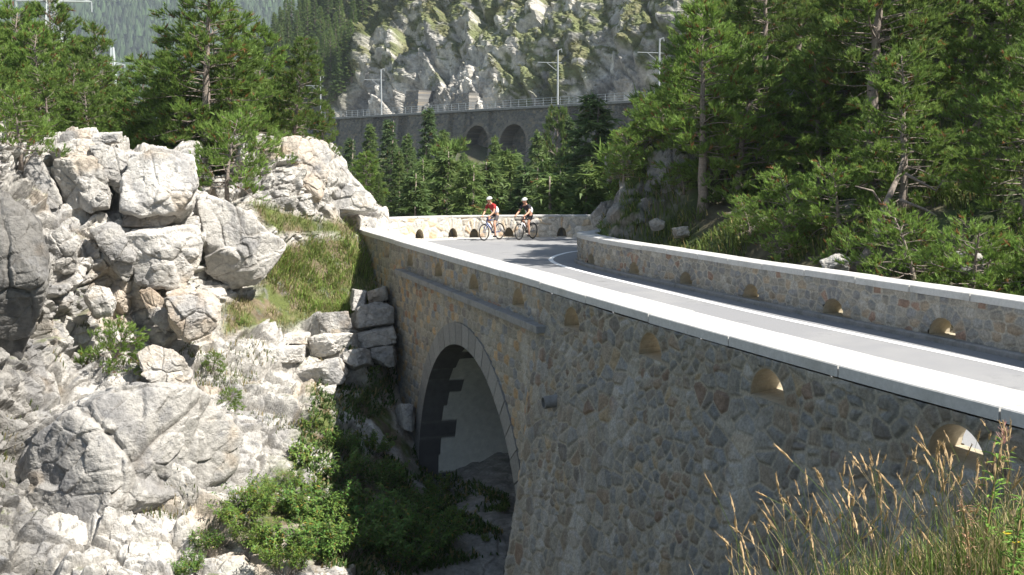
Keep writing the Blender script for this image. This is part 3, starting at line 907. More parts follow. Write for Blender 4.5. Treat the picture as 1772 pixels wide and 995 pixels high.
def crag_noise(P, k=1.0, seed=0):
    q = rot_strata(P, 28, 14)
    h1, e1, r1 = blocks(q, 2.3, .28, .50, .20, seed + 100, (1, .8, .9), warp=.12, soft=26)
    h2, e2, r2 = blocks(q, .85, .13, .26, .13, seed + 200, (1.2, .9, .7), warp=.12, soft=34)
    h3, e3, r3 = blocks(q, .34, .040, .10, .045, seed + 300, (1.3, 1, .7), warp=.15, soft=34)
    h4, e4, r4 = blocks(q, .14, .010, .03, .01, seed + 400, (1.4, 1, .7), warp=.4)
    h = k * h1 + h2 + h3 + h4 * .8 + .06 * fbm(q * 1.1, 3, seed + 5) + .012 * fbm(q * 11, 3, seed + 6)
    return h, np.minimum(e1 * 1.4, np.minimum(e2, e3 * 1.2)), (r1 * .5 + r2 * .5)
def crag():
    nx, ny, nb = 760, 520, 90
    xs = np.linspace(-260, 1010, nx)
    top = np.interp(xs, TOPX, TOPY)
    v = np.linspace(0, 1, ny)
    X = np.repeat(xs[:, None], ny, 1); Y = 1090 + (top[:, None] - 1090) * v[None]
    D = crag_D(np.maximum(X, -60), Y)
    P = at(X, Y, D)
    # over the crest and back under the wood
    kb = (np.arange(1, nb + 1) / nb)
    back = np.repeat(P[:, -1:, :], nb, 1).copy()
    dist = 9 * kb ** 1.3
    back[..., 0] += dist * (back[..., 0] / back[..., 1]) * 1.0; back[..., 1] += dist
    back[..., 2] += -.05 * dist - 5.5 * kb ** 4
    P = np.concatenate([P, back], 1)
    PX = np.concatenate([X, np.repeat(X[:, -1:], nb, 1)], 1); PY = np.concatenate([Y, np.repeat(Y[:, -1:], nb, 1)], 1)
    N = np.cross(np.gradient(P, axis=0), np.gradient(P, axis=1)); N /= np.linalg.norm(N, axis=-1, keepdims=True) + 1e-9
    # make normals face the open side, and smooth them
    N = np.where((N * (P - np.array([0, 0, EYE]))).sum(-1, keepdims=True) > 0, -N, N)
    N[:, -nb:] = N[:, -nb - 1:-nb] * (1 - kb[None, :, None]) + np.array([0, -.1, 1]) * kb[None, :, None]
    for _ in range(10):
        N[1:-1, 1:-1] = (N[1:-1, 1:-1] + N[:-2, 1:-1] + N[2:, 1:-1] + N[1:-1, :-2] + N[1:-1, 2:]) / 5
    N /= np.linalg.norm(N, axis=-1, keepdims=True) + 1e-9
    g = np.maximum(softpoly(PX, PY, G1, 8), softpoly(PX, PY, G2, 6)); g[:, -nb:] = 0
    b = softpoly(PX, PY, G3, 18); b[:, -nb:] = 0
    bot = softpoly(PX, PY, [(700, 800), (1010, 740), (1010, 1200), (600, 1200), (780, 900)], 22)
    h, e, r = crag_noise(P)
    soft = np.clip(g * .92 + b * .55 + bot * .6, 0, .95)
    nearwall = sst(2.2, .6, 6.85 - (P[..., 0] * NV[0] + P[..., 1] * NV[1])) * (P[..., 1] < 40)
    h = h * (1 - soft) * (1 - .6 * nearwall) + .07 * fbm(P * 1.2, 4, 77) * soft
    P = P + N * h[..., None]
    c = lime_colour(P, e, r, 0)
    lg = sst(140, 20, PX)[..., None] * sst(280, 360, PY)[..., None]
    c = c * (1 - .45 * lg)                                         # shade of the left-facing rock, painted into its colour
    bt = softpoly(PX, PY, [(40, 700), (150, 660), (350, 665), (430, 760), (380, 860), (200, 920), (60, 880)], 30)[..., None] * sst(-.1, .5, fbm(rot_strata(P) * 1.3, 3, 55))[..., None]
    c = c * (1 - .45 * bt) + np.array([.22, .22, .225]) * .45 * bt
    soil = np.array([.17, .135, .085]) * (1 + .3 * fbm(P * 4, 3, 12))[..., None]
    gr = np.array([.10, .12, .035]) * (1 + .3 * fbm(P * 3, 3, 13))[..., None]
    sm = sst(-.5, .3, fbm(P * 2.2, 3, 14))[..., None]
    vegc = soil * (1 - sm) + gr * sm
    gm = np.clip(g + b * sst(-.5, .4, fbm(P * 1.5, 3, 15)), 0, 1)[..., None]
    c = c * (1 - gm) + vegc * gm
    grav = np.array([.25, .24, .22]) * (1 + .35 * fbm(P * 5, 3, 16))[..., None]
    c = c * (1 - .85 * bot[..., None]) + grav * .85 * bot[..., None]
    # thin turf on the level shelves
    N2 = np.cross(np.gradient(P, axis=0), np.gradient(P, axis=1)); N2 /= np.linalg.norm(N2, axis=-1, keepdims=True) + 1e-9
    N2 *= np.where(N2[..., 2:] < 0, -1, 1)
    sh = sst(.80, .93, N2[..., 2]) * sst(.1, .5, fbm(P * 1.1, 3, 17)) * (1 - bot)
    c = c * (1 - .75 * sh[..., None]) + vegc * .75 * sh[..., None]
    m = ny + nb
    # leave out what would poke through the masonry plane
    n = P[..., 0] * NV[0] + P[..., 1] * NV[1]; t = P[..., 0] * DV[0] + P[..., 1] * DV[1]
    inarch = (np.hypot(t - ARC_T, P[..., 2] - ARC_Z) < ARC_R + .1) | ((np.abs(t - ARC_T) < ARC_R + .1) & (P[..., 2] < ARC_Z))
    bad = (n > woff(t) + .25) & ~inarch & (P[..., 1] < 37.2)
    keep = ~(bad[:-1, :-1] & bad[1:, 1:] & bad[1:, :-1] & bad[:-1, 1:])
    F = gridf(nx, m, keep)[:, ::-1]
    V, F, col = compact(P.reshape(-1, 3), F, c.reshape(-1, 3))
    structure(obj('rock_slope', mesh('rock_slope', V, F, M['limestone'], col, smooth=False)))
    return P[:, :ny], X, Y, N[:, :ny]
CRAG_P, CRAG_X, CRAG_Y, CRAG_N = crag()
def crag_pt(px, py):
    i = int(np.clip((px + 260) / 1270 * 759, 0, 759)); j = int(np.argmin(np.abs(CRAG_Y[i] - py)))
    return CRAG_P[i, j].copy()

# ------------------------------------------------------------------ single boulders standing out of it
_ico = {}
def ico(n):
    if n not in _ico:
        bm = bmesh.new(); bmesh.ops.create_icosphere(bm, subdivisions=n, radius=1)
        _ico[n] = (np.array([v.co[:] for v in bm.verts]), np.array([[v.index for v in f.verts] for f in bm.faces])); bm.free()
    return _ico[n]
def hull(P):
    P = sorted(map(tuple, P)); H = []
    for pts in (P, P[::-1]):
        h = []
        for p in pts:
            while len(h) > 1 and (h[-1][0] - h[-2][0]) * (p[1] - h[-2][1]) - (h[-1][1] - h[-2][1]) * (p[0] - h[-2][0]) <= 0: h.pop()
            h.append(p)
        H += h[:-1]
    return np.array(H, float)
def boulder(label, outline, depth, thick, seed, tone=1.0, ochre=0.0, cat='boulder', group=None, rough=1.0, n=110, m=46, flat=.55, res=None):
    """closed faceted rock: cut by planes through its outline and by front and back joint faces"""
    r = np.random.default_rng(1000 + seed)
    H = hull(outline); c2 = H.mean(0)
    cen = at(c2[0], c2[1], depth)
    k = depth / FPX
    W3 = H * k; ext = np.abs(H - c2).max(0) * k
    area = ext[0] * ext[1]
    sub = res or (7 if area > .9 else 6 if area > .12 else 5)
    U, Fc = ico(sub)
    view = cen - np.array([0, 0, EYE]); view /= np.linalg.norm(view)
    right = np.cross(view, [0, 0, 1]); right /= np.linalg.norm(right); up = np.cross(right, view)
    T = thick * flat
    Dd = U[:, 0:1] * right * ext[0] + U[:, 1:2] * up * ext[1] + U[:, 2:3] * view * T
    pl = []
    for i in range(len(H)):
        a, b = H[i], H[(i + 1) % len(H)]
        e = b - a; L = np.hypot(*e)
        if L < 3: continue
        nn = np.array([e[1], -e[0]]) / L
        if nn @ (a - c2) < 0: nn = -nn
        d = nn @ (a - c2) * k
        tl = r.uniform(-.28, .28)
        N_ = nn[0] * right - nn[1] * up + tl * view; N_ /= np.linalg.norm(N_)
        pl.append((N_, d * 1.0))
    mn = min(ext)
    for q in range(5):
        a = r.uniform(0, 6.283) if q else 1.2; s_ = r.uniform(.15, .85) if q else .12
        N_ = -view + s_ * (math.cos(a) * right + math.sin(a) * up); N_ /= np.linalg.norm(N_); pl.append((N_, T * r.uniform(.62, 1.0)))
    for q in range(4):
        a = r.uniform(0, 6.283); s_ = r.uniform(0, .8)
        N_ = view + s_ * (math.cos(a) * right + math.sin(a) * up); N_ /= np.linalg.norm(N_); pl.append((N_, T * r.uniform(1.1, 1.6)))
    s = 0; mexp = 26
    for N_, d in pl:
        s = s + np.clip(Dd @ N_ / d, 1e-6, None) ** mexp
    V = Dd * (s ** (-1 / mexp))[:, None]
    R = V / (np.linalg.norm(V, axis=1, keepdims=True) + 1e-9)
    P = V + cen
    sz = float(np.clip(np.sqrt(area), .3, 2.2))
    q = rot_strata(P, 28 + (seed * 7) % 40 - 20, 14)
    h1, e1, r1 = blocks(q, sz * .75, .035 * sz, .12 * sz, .07 * sz * rough, seed + 900, (1.3, .8, 1.5), warp=.10, soft=40)
    h2, e2, r2 = blocks(q, .24 * sz + .06, .014 * sz, .045 * sz, .018 * sz * rough, seed + 910, (1.4, .9, .9), warp=.15, soft=36)
    h3, e3, r3 = blocks(q, .15, .005, .014, .005, seed + 920, (1.3, 1, .8), warp=.3)
    h = h1 + h2 + h3 + .02 * sz * fbm(q * 1.3 / sz, 3, seed) + .007 * fbm(q * 12, 3, seed + 1)
    V = V + R * h[:, None]
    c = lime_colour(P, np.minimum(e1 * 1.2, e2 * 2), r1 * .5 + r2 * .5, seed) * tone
    if ochre: 
        om = sst(-.5, .5, fbm(P * 1.4, 3, seed + 3))[:, None] * ochre * 1.6
        c = c * (1 - np.clip(om, 0, 1)) + np.array([.46, .33, .21]) * np.clip(om, 0, 1)
    o = obj('boulder', mesh('boulder', V, Fc, M['limestone'], c, smooth=False), None, [float(v) for v in cen])
    return tag(o, label, cat, group)
BL = 'limestone boulders piled on the crag'
boulder('huge bright white square-topped limestone block, the whitest on the crag', [(228,275),(250,262),(300,266),(330,275),(340,310),(338,340),(325,362),(305,378),(270,372),(235,380),(214,372),(213,340),(220,300)], 27.6, 1.5, 1, 1.12, rough=.5, group=BL)
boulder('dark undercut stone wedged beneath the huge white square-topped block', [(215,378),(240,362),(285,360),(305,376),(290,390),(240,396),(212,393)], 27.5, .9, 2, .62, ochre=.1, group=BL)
boulder('broad pale wedge-shaped rock below the white square block, its point hanging over a dark crack', [(222,400),(280,396),(340,392),(350,420),(345,450),(330,480),(310,500),(270,499),(240,490),(232,450)], 26.9, 1.25, 3, 1.03, rough=.7, group=BL)
boulder('ochre-stained egg-shaped rock hanging under the broad wedge', [(290,512),(330,505),(362,512),(382,530),(375,560),(350,582),(320,588),(296,560)], 26.2, .9, 4, .98, ochre=.28, group=BL)
boulder('reddish wedge of rock in the crack left of the egg-shaped rock', [(243,505),(262,500),(290,530),(298,565),(285,578),(262,550)], 26.3, .5, 5, .75, ochre=.35, group=BL)
boulder('tall grey slab with a vertical crack near the left crest', [(96,278),(130,272),(162,275),(185,300),(188,340),(160,352),(135,368),(118,368),(102,330)], 27.3, 1.0, 6, .84, group=BL)
boulder('flat cap stones lying on top of the grey cracked slab', [(88,258),(110,246),(150,243),(165,250),(162,270),(130,270),(95,276)], 27.9, .9, 7, .92, group=BL)
boulder('pointed grey rock leaning on the left end of the crest', [(26,318),(66,262),(84,300),(98,330),(100,350),(75,348),(50,335)], 26.9, .8, 8, .80, group=BL)
boulder('thin tilted stone resting highest on the crest', [(160,240),(178,232),(204,230),(204,246),(182,250),(160,250)], 28.9, .6, 9, 1.0, group=BL)
boulder('narrow leaning grey slab between the cracked slab and the white block', [(160,258),(185,250),(212,262),(218,310),(212,340),(195,330),(172,290)], 27.8, .9, 10, .83, group=BL)
boulder('small stacked stones right of the vertical crack', [(158,345),(175,330),(188,338),(186,358),(160,362)], 26.9, .45, 11, .9, group=BL)
boulder('long pillar of rock running down the left edge, its shade painted into the tone', [(-30,340),(30,345),(62,365),(78,420),(72,500),(55,580),(20,640),(-30,650)], 22.8, 1.7, 12, .36, rough=.9, group=BL)  # low tone darkens the pillar to stand in for shade
boulder('leaning pale rock in the hollow below the crest, left of the wedge', [(158,400),(178,390),(215,395),(232,440),(230,480),(215,490),(190,455)], 26.3, .7, 13, .88, group=BL)
boulder('pale knob above the shaded left pillar', [(82,410),(105,395),(125,420),(128,470),(110,475),(80,462)], 25.3, .7, 14, .9, group=BL)
boulder('small bright white stone in the middle of the crag', [(148,508),(165,497),(190,500),(198,525),(190,545),(165,545)], 25.2, .5, 15, 1.1, rough=.5, group=BL)
boulder('enormous rounded grey boulder bulging over the gorge at the lower left', [(30,800),(60,740),(110,700),(160,672),(230,664),(300,672),(350,690),(400,730),(425,780),(405,830),(350,862),(290,880),(200,912),(120,918),(60,890),(28,850)], 21.9, 3.6, 16, .80, rough=.85, n=220, m=80, group=BL)
boulder('pale boulder beside the small dwarf pine at mid height', [(240,612),(270,600),(300,612),(330,640),(330,665),(280,672),(250,650)], 24.9, .8, 17, 1.0, group=BL)
boulder('tan overhanging rock mass under the leaning pine', [(400,245),(440,232),(500,250),(560,245),(578,262),(572,300),(560,340),(530,362),(495,362),(480,340),(440,330),(405,300)], 34.2, 1.9, 18, .88, ochre=.22, rough=1.2, n=160, m=60, group=BL)
boulder('white sloping rock at the right foot of the crest, above the parapet end', [(560,270),(578,275),(600,310),(628,340),(654,352),(650,368),(600,372),(545,375),(530,365),(560,345)], 36.0, 1.5, 19, 1.08, rough=.7, group=BL)
boulder('low white rock lying where the coping starts', [(622,378),(640,366),(664,360),(672,376),(670,388),(640,392),(622,390)], 39.0, .8, 20, 1.1, rough=.6, group=BL)
boulder('pale tooth of rock sticking up left of the tan overhang', [(408,290),(420,238),(432,236),(444,262),(440,310),(420,320)], 32.9, .6, 21, 1.05, group=BL)
boulder('smooth pale flank of rock left of the grass patch', [(345,345),(370,340),(420,370),(470,400),(495,420),(480,450),(440,500),(400,510),(360,470)], 29.4, 1.3, 22, .98, rough=.6, group=BL)
# rough stone blocks set beside the bridge wall
WB = 'big rough blocks stacked as a retaining wall beside the bridge'
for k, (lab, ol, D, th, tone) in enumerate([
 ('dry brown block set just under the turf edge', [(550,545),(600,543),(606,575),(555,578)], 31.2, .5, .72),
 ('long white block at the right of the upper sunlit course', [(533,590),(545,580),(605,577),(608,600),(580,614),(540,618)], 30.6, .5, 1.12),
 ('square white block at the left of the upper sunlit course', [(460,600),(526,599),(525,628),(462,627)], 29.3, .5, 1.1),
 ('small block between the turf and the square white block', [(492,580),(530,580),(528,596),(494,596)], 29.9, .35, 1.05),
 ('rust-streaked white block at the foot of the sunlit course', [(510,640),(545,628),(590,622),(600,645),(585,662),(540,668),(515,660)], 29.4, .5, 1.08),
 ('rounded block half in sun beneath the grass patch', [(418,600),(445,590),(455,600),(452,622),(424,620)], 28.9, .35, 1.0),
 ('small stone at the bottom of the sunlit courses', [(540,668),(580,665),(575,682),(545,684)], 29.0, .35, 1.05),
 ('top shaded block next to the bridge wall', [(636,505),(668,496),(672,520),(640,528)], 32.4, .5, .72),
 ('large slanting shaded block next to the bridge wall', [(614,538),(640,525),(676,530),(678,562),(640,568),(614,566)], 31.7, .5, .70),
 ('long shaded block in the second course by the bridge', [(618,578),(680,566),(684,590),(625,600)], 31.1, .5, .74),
 ('rounded shaded block low beside the bridge wall', [(640,602),(682,598),(686,628),(660,634),(640,622)], 30.8, .5, .6),
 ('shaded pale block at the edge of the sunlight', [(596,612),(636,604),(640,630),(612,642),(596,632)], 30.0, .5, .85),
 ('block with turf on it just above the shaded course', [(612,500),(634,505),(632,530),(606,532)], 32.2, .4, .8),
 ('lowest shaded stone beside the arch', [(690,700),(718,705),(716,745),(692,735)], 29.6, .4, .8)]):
    boulder(lab, ol, D - .45, th * 1.5, 40 + k, tone, cat='stone block', group=WB, flat=.8, rough=.4)  # tone also paints sun and shade into the colour of these blocks
# rocks on the hill at the right
HB = 'pale rocks showing on the wooded hill'
for k, (lab, ol, D, th, tone) in enumerate([
 ('grey outcrop split by a crack, high on the nose of the hill', [(1048,272),(1062,258),(1085,262),(1098,275),(1094,300),(1075,312),(1055,318),(1048,300)], 37.9, .9, .75),
 ('pale stone at the hill foot right behind the end of the parapet', [(1022,372),(1040,352),(1062,345),(1072,360),(1050,378),(1030,392)], 37.6, .7, .8),
 ('white stone in the turf left of the nearest pine trunk', [(1122,385),(1135,378),(1150,384),(1148,398),(1128,400)], 32.2, .35, .66),
 ('flat white stone by the roots of the nearest pine', [(1165,395),(1190,392),(1192,408),(1170,410)], 31.2, .35, .7),
 ('tilted grey rock between the split outcrop and the nearest pine', [(1098,285),(1112,262),(1140,268),(1148,300),(1125,318),(1100,312)], 36.9, .8, .7),
 ('brownish rock half covered by turf behind the parapet end', [(1085,372),(1100,355),(1128,362),(1132,392),(1100,398)], 35.2, .6, .65),
 ('small pale stone high in the turf of the hill nose', [(1105,350),(1118,342),(1128,350),(1122,362),(1108,362)], 33.9, .3, .55),
 ('grey rock under the dead branches near the fallen trunk', [(1420,452),(1445,440),(1470,450),(1468,470),(1430,470)], 23.5, .4, .8),
 ('pale rock low behind the coping at the right', [(1640,440),(1675,432),(1700,452),(1695,475),(1650,472)], 21.5, .5, .85)]):
    boulder(lab, ol, D, th, 80 + k, tone, cat='rock', group=HB, n=60, m=22, rough=.9)

# the rocky turf-covered nose of the hill at the bend
def nose_patch():
    xs = np.arange(1.6, 9.0, .045); ys = np.arange(33.5, 43.5, .05)
    X, Y = np.meshgrid(xs, ys, indexing='ij'); Z = ground_z(X, Y)
    di, _ = poly_dist(INNER, X, Y)
    P = np.stack([X, Y, Z], -1)
    N = np.cross(np.gradient(P, axis=0), np.gradient(P, axis=1)); N /= np.linalg.norm(N, axis=-1, keepdims=True) + 1e-9
    for _ in range(12): N[1:-1, 1:-1] = (N[1:-1, 1:-1] + N[:-2, 1:-1] + N[2:, 1:-1] + N[1:-1, :-2] + N[1:-1, 2:]) / 5
    q = rot_strata(P, 28, 14)
    h1, e1, r1 = blocks(q, 1.1, .14, .30, .14, 700, (1, .8, .9), warp=.12, soft=26); h2, e2, r2 = blocks(q, .42, .05, .12, .05, 710, soft=30)
    m = sst(.5, 1.0, di)
    h = (h1 + h2 + .12 * fbm(P * 1.5, 3, 72) + .10) * m - .06 * (1 - m)
    P = P + N * h[..., None]
    c = lime_colour(P, np.minimum(e1, e2), r1, 5) * .55
    N2 = np.cross(np.gradient(P, axis=0), np.gradient(P, axis=1)); N2 /= np.linalg.norm(N2, axis=-1, keepdims=True) + 1e-9
    g = sst(-.25, .15, fbm(P * 1.1, 4, 73) + .9 * (N2[..., 2] - .45))[..., None]
    gc = np.array([.075, .105, .03]) * (1 + .4 * fbm(P * 4, 3, 74))[..., None]
    c = c * (1 - g) + gc * g
    keep_ = (di > .45)[:-1, :-1]
    V, F, col = compact(P.reshape(-1, 3), gridf(len(xs), len(ys), keep_), c.reshape(-1, 3))
    structure(obj('rock_slope', mesh('rock_slope', V, F, M['limestone'], col)))
    return P, N2, g[..., 0], di
NOSE_P, NOSE_N, NOSE_G, NOSE_D = nose_patch()

# ================================================================== FAR CLIFF BEHIND THE RAILWAY
def cliff():
    nu, nv = 620, 430
    L = np.linalg.norm(RAIL_B - RAIL_A)
    u = np.linspace(-28, L + 60, nu); v = np.linspace(0, 1, nv) ** 1.15
    U, V = np.meshgrid(u, v, indexing='ij')
    h = 78 * V
    base = RAIL_A + RDIR * U[..., None]
    q0 = np.stack([U * .045, h * .05, 0 * U], -1)
    set_ = 5.2 + .34 * np.minimum(h, 14) + .80 * np.clip(h - 14, 0, 200)
    # gullies and ribs leaning with the strata
    s2 = U - .55 * h
    set_ = set_ + 3.2 * fbm(np.stack([s2 * .075, h * .02, 3 + 0 * U], -1), 3, 61) + 1.2 * sst(0, 1, np.sin(s2 * .21 + 1.3 * vnoise(q0 * 2, 4)))
    set_ = np.maximum(set_, 3.9 + .12 * h)
    h = h * sst(-26, -2, U) - 9 * sst(-2, -26, U)
    P = np.concatenate([base + RN * set_[..., None], (DECK - 1.5 + h)[..., None]], -1)
    n0 = np.array([-RN[0] * .75, -RN[1] * .75, .66])
    q = rot_strata(P, 38, -22)
    h1, e1, r1 = blocks(q, 9.0, 1.0, 2.8, .7, 601, (.55, 1.1, 2.2), warp=.15, soft=34)
    h2, e2, r2 = blocks(q, 2.8, .24, .62, .26, 611, (.5, 1, 2.4), warp=.15, soft=34)
    h3, e3, r3 = blocks(q, 1.1, .10, .26, .12, 621, (.5, 1, 2.4), warp=.15, soft=34)
    hh = h1 + h2 + h3 + .5 * fbm(q * .5, 4, 62) + .07 * fbm(q * 3, 2, 63)
    P = P + n0 * hh[..., None]
    N2 = np.cross(np.gradient(P, axis=0), np.gradient(P, axis=1)); N2 /= np.linalg.norm(N2, axis=-1, keepdims=True) + 1e-9
    N2 *= np.where(N2[..., 2:] < 0, -1, 1)
    a = fbm(q * np.array([.6, .6, .22]), 4, 64); b = fbm(P * .12, 4, 65)
    c = np.array([.54, .51, .455]) * (1 + .34 * a)[..., None]
    dk = sst(.0, .7, fbm(np.stack([s2 * .3, h * .05, 7 + 0 * h], -1), 4, 66))[..., None]
    c = c * (1 - .55 * dk) + np.array([.12, .125, .135]) * .55 * dk
    low = (sst(15, 5, h) * sst(.0, .5, fbm(P * .1, 3, 67) + .3))[..., None]; c = c * (1 - .35 * low)
    Ns = N2.copy()
    for _ in range(3): Ns[1:-1, 1:-1] = (Ns[1:-1, 1:-1] + Ns[:-2, 1:-1] + Ns[2:, 1:-1] + Ns[1:-1, :-2] + Ns[1:-1, 2:]) / 5
    g = sst(.30, .50, Ns[..., 2] + .20 * b + .10 * a + .16 * fbm(q * .9, 3, 93)) * sst(6, 13, h + 6 * b + 4 * sst(60, 110, U) * 1.0)
    gc = np.array([.125, .145, .048]) * (1 + .3 * fbm(P * .8, 3, 68))[..., None] 
    gy = sst(0, .5, fbm(P * .3, 3, 69))[..., None]; gc = gc * (1 - .5 * gy) + np.array([.16, .135, .065]) * .5 * gy
    c = c * (1 - .92 * g[..., None]) + gc * .92 * g[..., None]
    fw = (sst(38, 30, U - .35 * h))[..., None]; c = c * (1 - .8 * fw) + gc * .6 * .8 * fw
    F = gridf(nu, nv)
    me = mesh('cliff', P.reshape(-1, 3), F, M['cliff'], c.reshape(-1, 3), smooth=False)
    structure(obj('cliff', me))
    return P, g, U, h
CLIFF_P, CLIFF_G, CLIFF_U, CLIFF_H = cliff()

# ------------------------------------------------------------------ railway on its retaining wall
Lr = float(np.linalg.norm(RAIL_B - RAIL_A))
def rxy(u, off=0.0): return RAIL_A + RDIR * u + RN * off       # off<0: towards the camera
def u_of_px(px):
    r = (px - CX) / FPX
    # solve (A+D u).x = r (A+D u).y
    return float((r * RAIL_A[1] - RAIL_A[0]) / (RDIR[0] - r * RDIR[1]))
via = thing('railway_wall', 'dark stone railway retaining wall with two blind arches across the valley', 'railway wall', (*rxy(Lr * .5), 0))
def keep(o): o.parent = via; o.matrix_parent_inverse = Matrix.Translation(via.location).inverted(); return o
ua = [(u_of_px(821), u_of_px(862)), (u_of_px(882), u_of_px(927))]
archs = [((a + b) / 2, (b - a) / 2) for a, b in ua]
ATOP = 8.35
def rail_wall():
    us = np.arange(0, Lr, .11); zs = np.arange(-4, DECK - .35, .11)
    U, Z = np.meshgrid(us, zs, indexing='ij')
    h, c = stonework(U, Z, .75, .42, PAL_DARK, 131, jit=.7, relief=.06, mortar=.05, mcol=(.17, .16, .14))
    st = sst(.2, .8, fbm(np.stack([U * .5, Z * .08, 0 * U], -1), 3, 9))[..., None]; c = c * (1 - .45 * st)
    # blind arches: the wall steps back inside them
    back = np.zeros(U.shape); ringm = np.zeros(U.shape)
    for (m, R) in archs:
        zc = ATOP + 1.0 - R
        rr = np.hypot(U - m, Z - zc)
        ins = (rr < R) & (Z > zc) | ((np.abs(U - m) < R) & (Z <= zc))
        back = np.where(ins, 2.6, back)
        rg = ((rr >= R) & (rr < R + .55) & (Z > zc - .5))
        ringm = np.where(rg, 1, ringm)
    c = np.where(ringm[..., None] > 0, c * .6 + np.array([.20, .17, .14]) * .5, c)
    c = np.where(back[..., None] > 0, c * .75, c)  # shade of the recesses darkened into the stone colour
    xy = RAIL_A + RDIR * U[..., None] - RN * (1.6 + .10 * (DECK - Z) * .9 + h - back)[..., None]
    P = np.concatenate([xy, Z[..., None]], -1)
    keep(obj('wall', mesh('wall', P.reshape(-1, 3), gridf(len(us), len(zs)), M['masonry'], c.reshape(-1, 3))))
rail_wall()
mb = MB()
for u in np.arange(0, Lr, 2.5):
    a = rxy(u, -2.0); b = rxy(min(u + 2.5, Lr), -2.0); d = rxy(min(u + 2.5, Lr), 7.5); e = rxy(u, 7.5)
    mb.add([(*a, DECK), (*b, DECK), (*d, DECK + .1), (*e, DECK + .1), (*a, DECK - .33), (*b, DECK - .33), (*d, DECK - .33), (*e, DECK - .33)], [(0, 1, 2, 3), (0, 4, 5, 1), (4, 7, 6, 5)])
keep(mb.build('deck_edge', M['concrete_dark']))
mb = MB()
for off in (1.2, 2.64):
    for u in np.arange(0, Lr, 6.0): mb.bar((*rxy(u, off), DECK + .22), (*rxy(min(u + 6, Lr), off), DECK + .22), .07, .14)
keep(mb.build('rails', M['galvanised']))
rl = thing('railing', 'thin galvanised railing along the edge of the railway wall', 'railing', (*rxy(Lr * .5, -1.85), DECK))
inv = Matrix.Translation(rl.location).inverted()
mb = MB()
for z in (.35, .72, 1.1):
    for u in np.arange(0, Lr, 8.0): mb.bar((*rxy(u, -1.85), DECK + z), (*rxy(min(u + 8, Lr), -1.85), DECK + z), .055)
o = mb.build('rail', M['galvanised'], rl); o.matrix_parent_inverse = inv
pm = mesh('post', [(a * .04, b * .04, z) for z in (0, 1.13) for a, b in ((-1, -1), (1, -1), (1, 1), (-1, 1))], [(0, 1, 5, 4), (1, 2, 6, 5), (2, 3, 7, 6), (3, 0, 4, 7), (4, 5, 6, 7)], M['galvanised'])
u0, u1 = u_of_px(545), u_of_px(1180)
for u in np.linspace(u0, u1, 52):
    p = rxy(u, -1.85)
    o = obj('post', pm, rl, (float(p[0] - rl.location[0]), float(p[1] - rl.location[1]), 0))
MG = 'catenary masts along the railway'
def mast(label, px, top):
    p = rxy(u_of_px(px + 12), -1.2)
    t = thing('catenary_mast', label, 'catenary mast', (*p, DECK), 0, MG)
    mb = MB(); mb.tube([(0, 0, 0), (0, 0, 8.1)], [.15, .11], 10); mb.build('pole', M['galvanised'], t)
    mb = MB(); mb.bar((.6, 0, 6.2), (-3.0, 0, 6.3), .09); mb.build('bracket', M['galvanised'], t)
    mb = MB(); mb.bar((0, 0, 4.9), (-1.6, 0, 6.2), .07); mb.build('strut', M['galvanised'], t)
    mb = MB(); mb.bar((0, 0, 8.0), (.55, 0, 8.25), .1); mb.bar((.55, 0, 8.25), (.6, 0, 7.75), .08); mb.build('insulator', M['galvanised'], t)
    for ob in t.children: ob.location = (0, 0, 0)
    t.rotation_euler[2] = 0
mast('galvanised catenary mast at the left, in front of the dark gully', 660, 118)
mast('weathered catenary mast in front of the pale rib of rock', 962, 88)
mast('catenary mast nearest the right-hand pine, standing tallest', 1135, 80)
mast('catenary mast half hidden by the leaning pine at the far left', 556, 130)
BG = 'masonry buttresses built against the cliff foot'
r0_ = np.random.default_rng(3)
def buttress(label, px, w, hgt, seed):
    u = u_of_px(px); 
    us = np.arange(-w, w, .14); zs = np.arange(0, hgt, .14)
    U, Z = np.meshgrid(us, zs, indexing='ij')
    h, c = stonework(U + seed * 9, Z, .8, .35, PAL_DARK, 150 + seed, relief=.08, mortar=.05, mcol=(.10, .095, .085), coursed=True)
    c = c * 1.35
    V = []
    k = 1 - .16 * Z / hgt
    off = 3.7 - h + Z * .14
    xy = RAIL_A + RDIR * (u + U * k)[..., None] + RN * off[..., None]
    P = np.concatenate([xy, (DECK + Z)[..., None]], -1)
    V = P.reshape(-1, 3); F = [tuple(x) for x in gridf(len(us), len(zs))]
    n_ = len(V); m_ = len(zs)
    # sides and top run back into the rock
    def skirt(idx):
        nonlocal V, F
        o = len(V); V = np.vstack([V, V[idx] + np.array([RN[0] * 5, RN[1] * 5, 0])])
        for i in range(len(idx) - 1): F.append((idx[i], idx[i + 1], o + i + 1, o + i))
    skirt(list(range(m_))); skirt(list(range(n_ - m_, n_))); skirt([i * m_ + m_ - 1 for i in range(len(us))])
    col = np.full((len(V), 3), .12) * (1 + .3 * r0_.uniform(-1, 1, (len(V), 1))); col[:n_] = c.reshape(-1, 3)
    tag(obj('masonry_buttress', mesh('masonry_buttress', V, F, M['masonry'], col)), label, 'buttress', BG)
buttress('tall rubble buttress against the cliff right of the left mast', 683, 2.3, 4.6, 1)
buttress('broad dry-stone buttress against the cliff above the left arch', 765, 3.0, 3.4, 2)

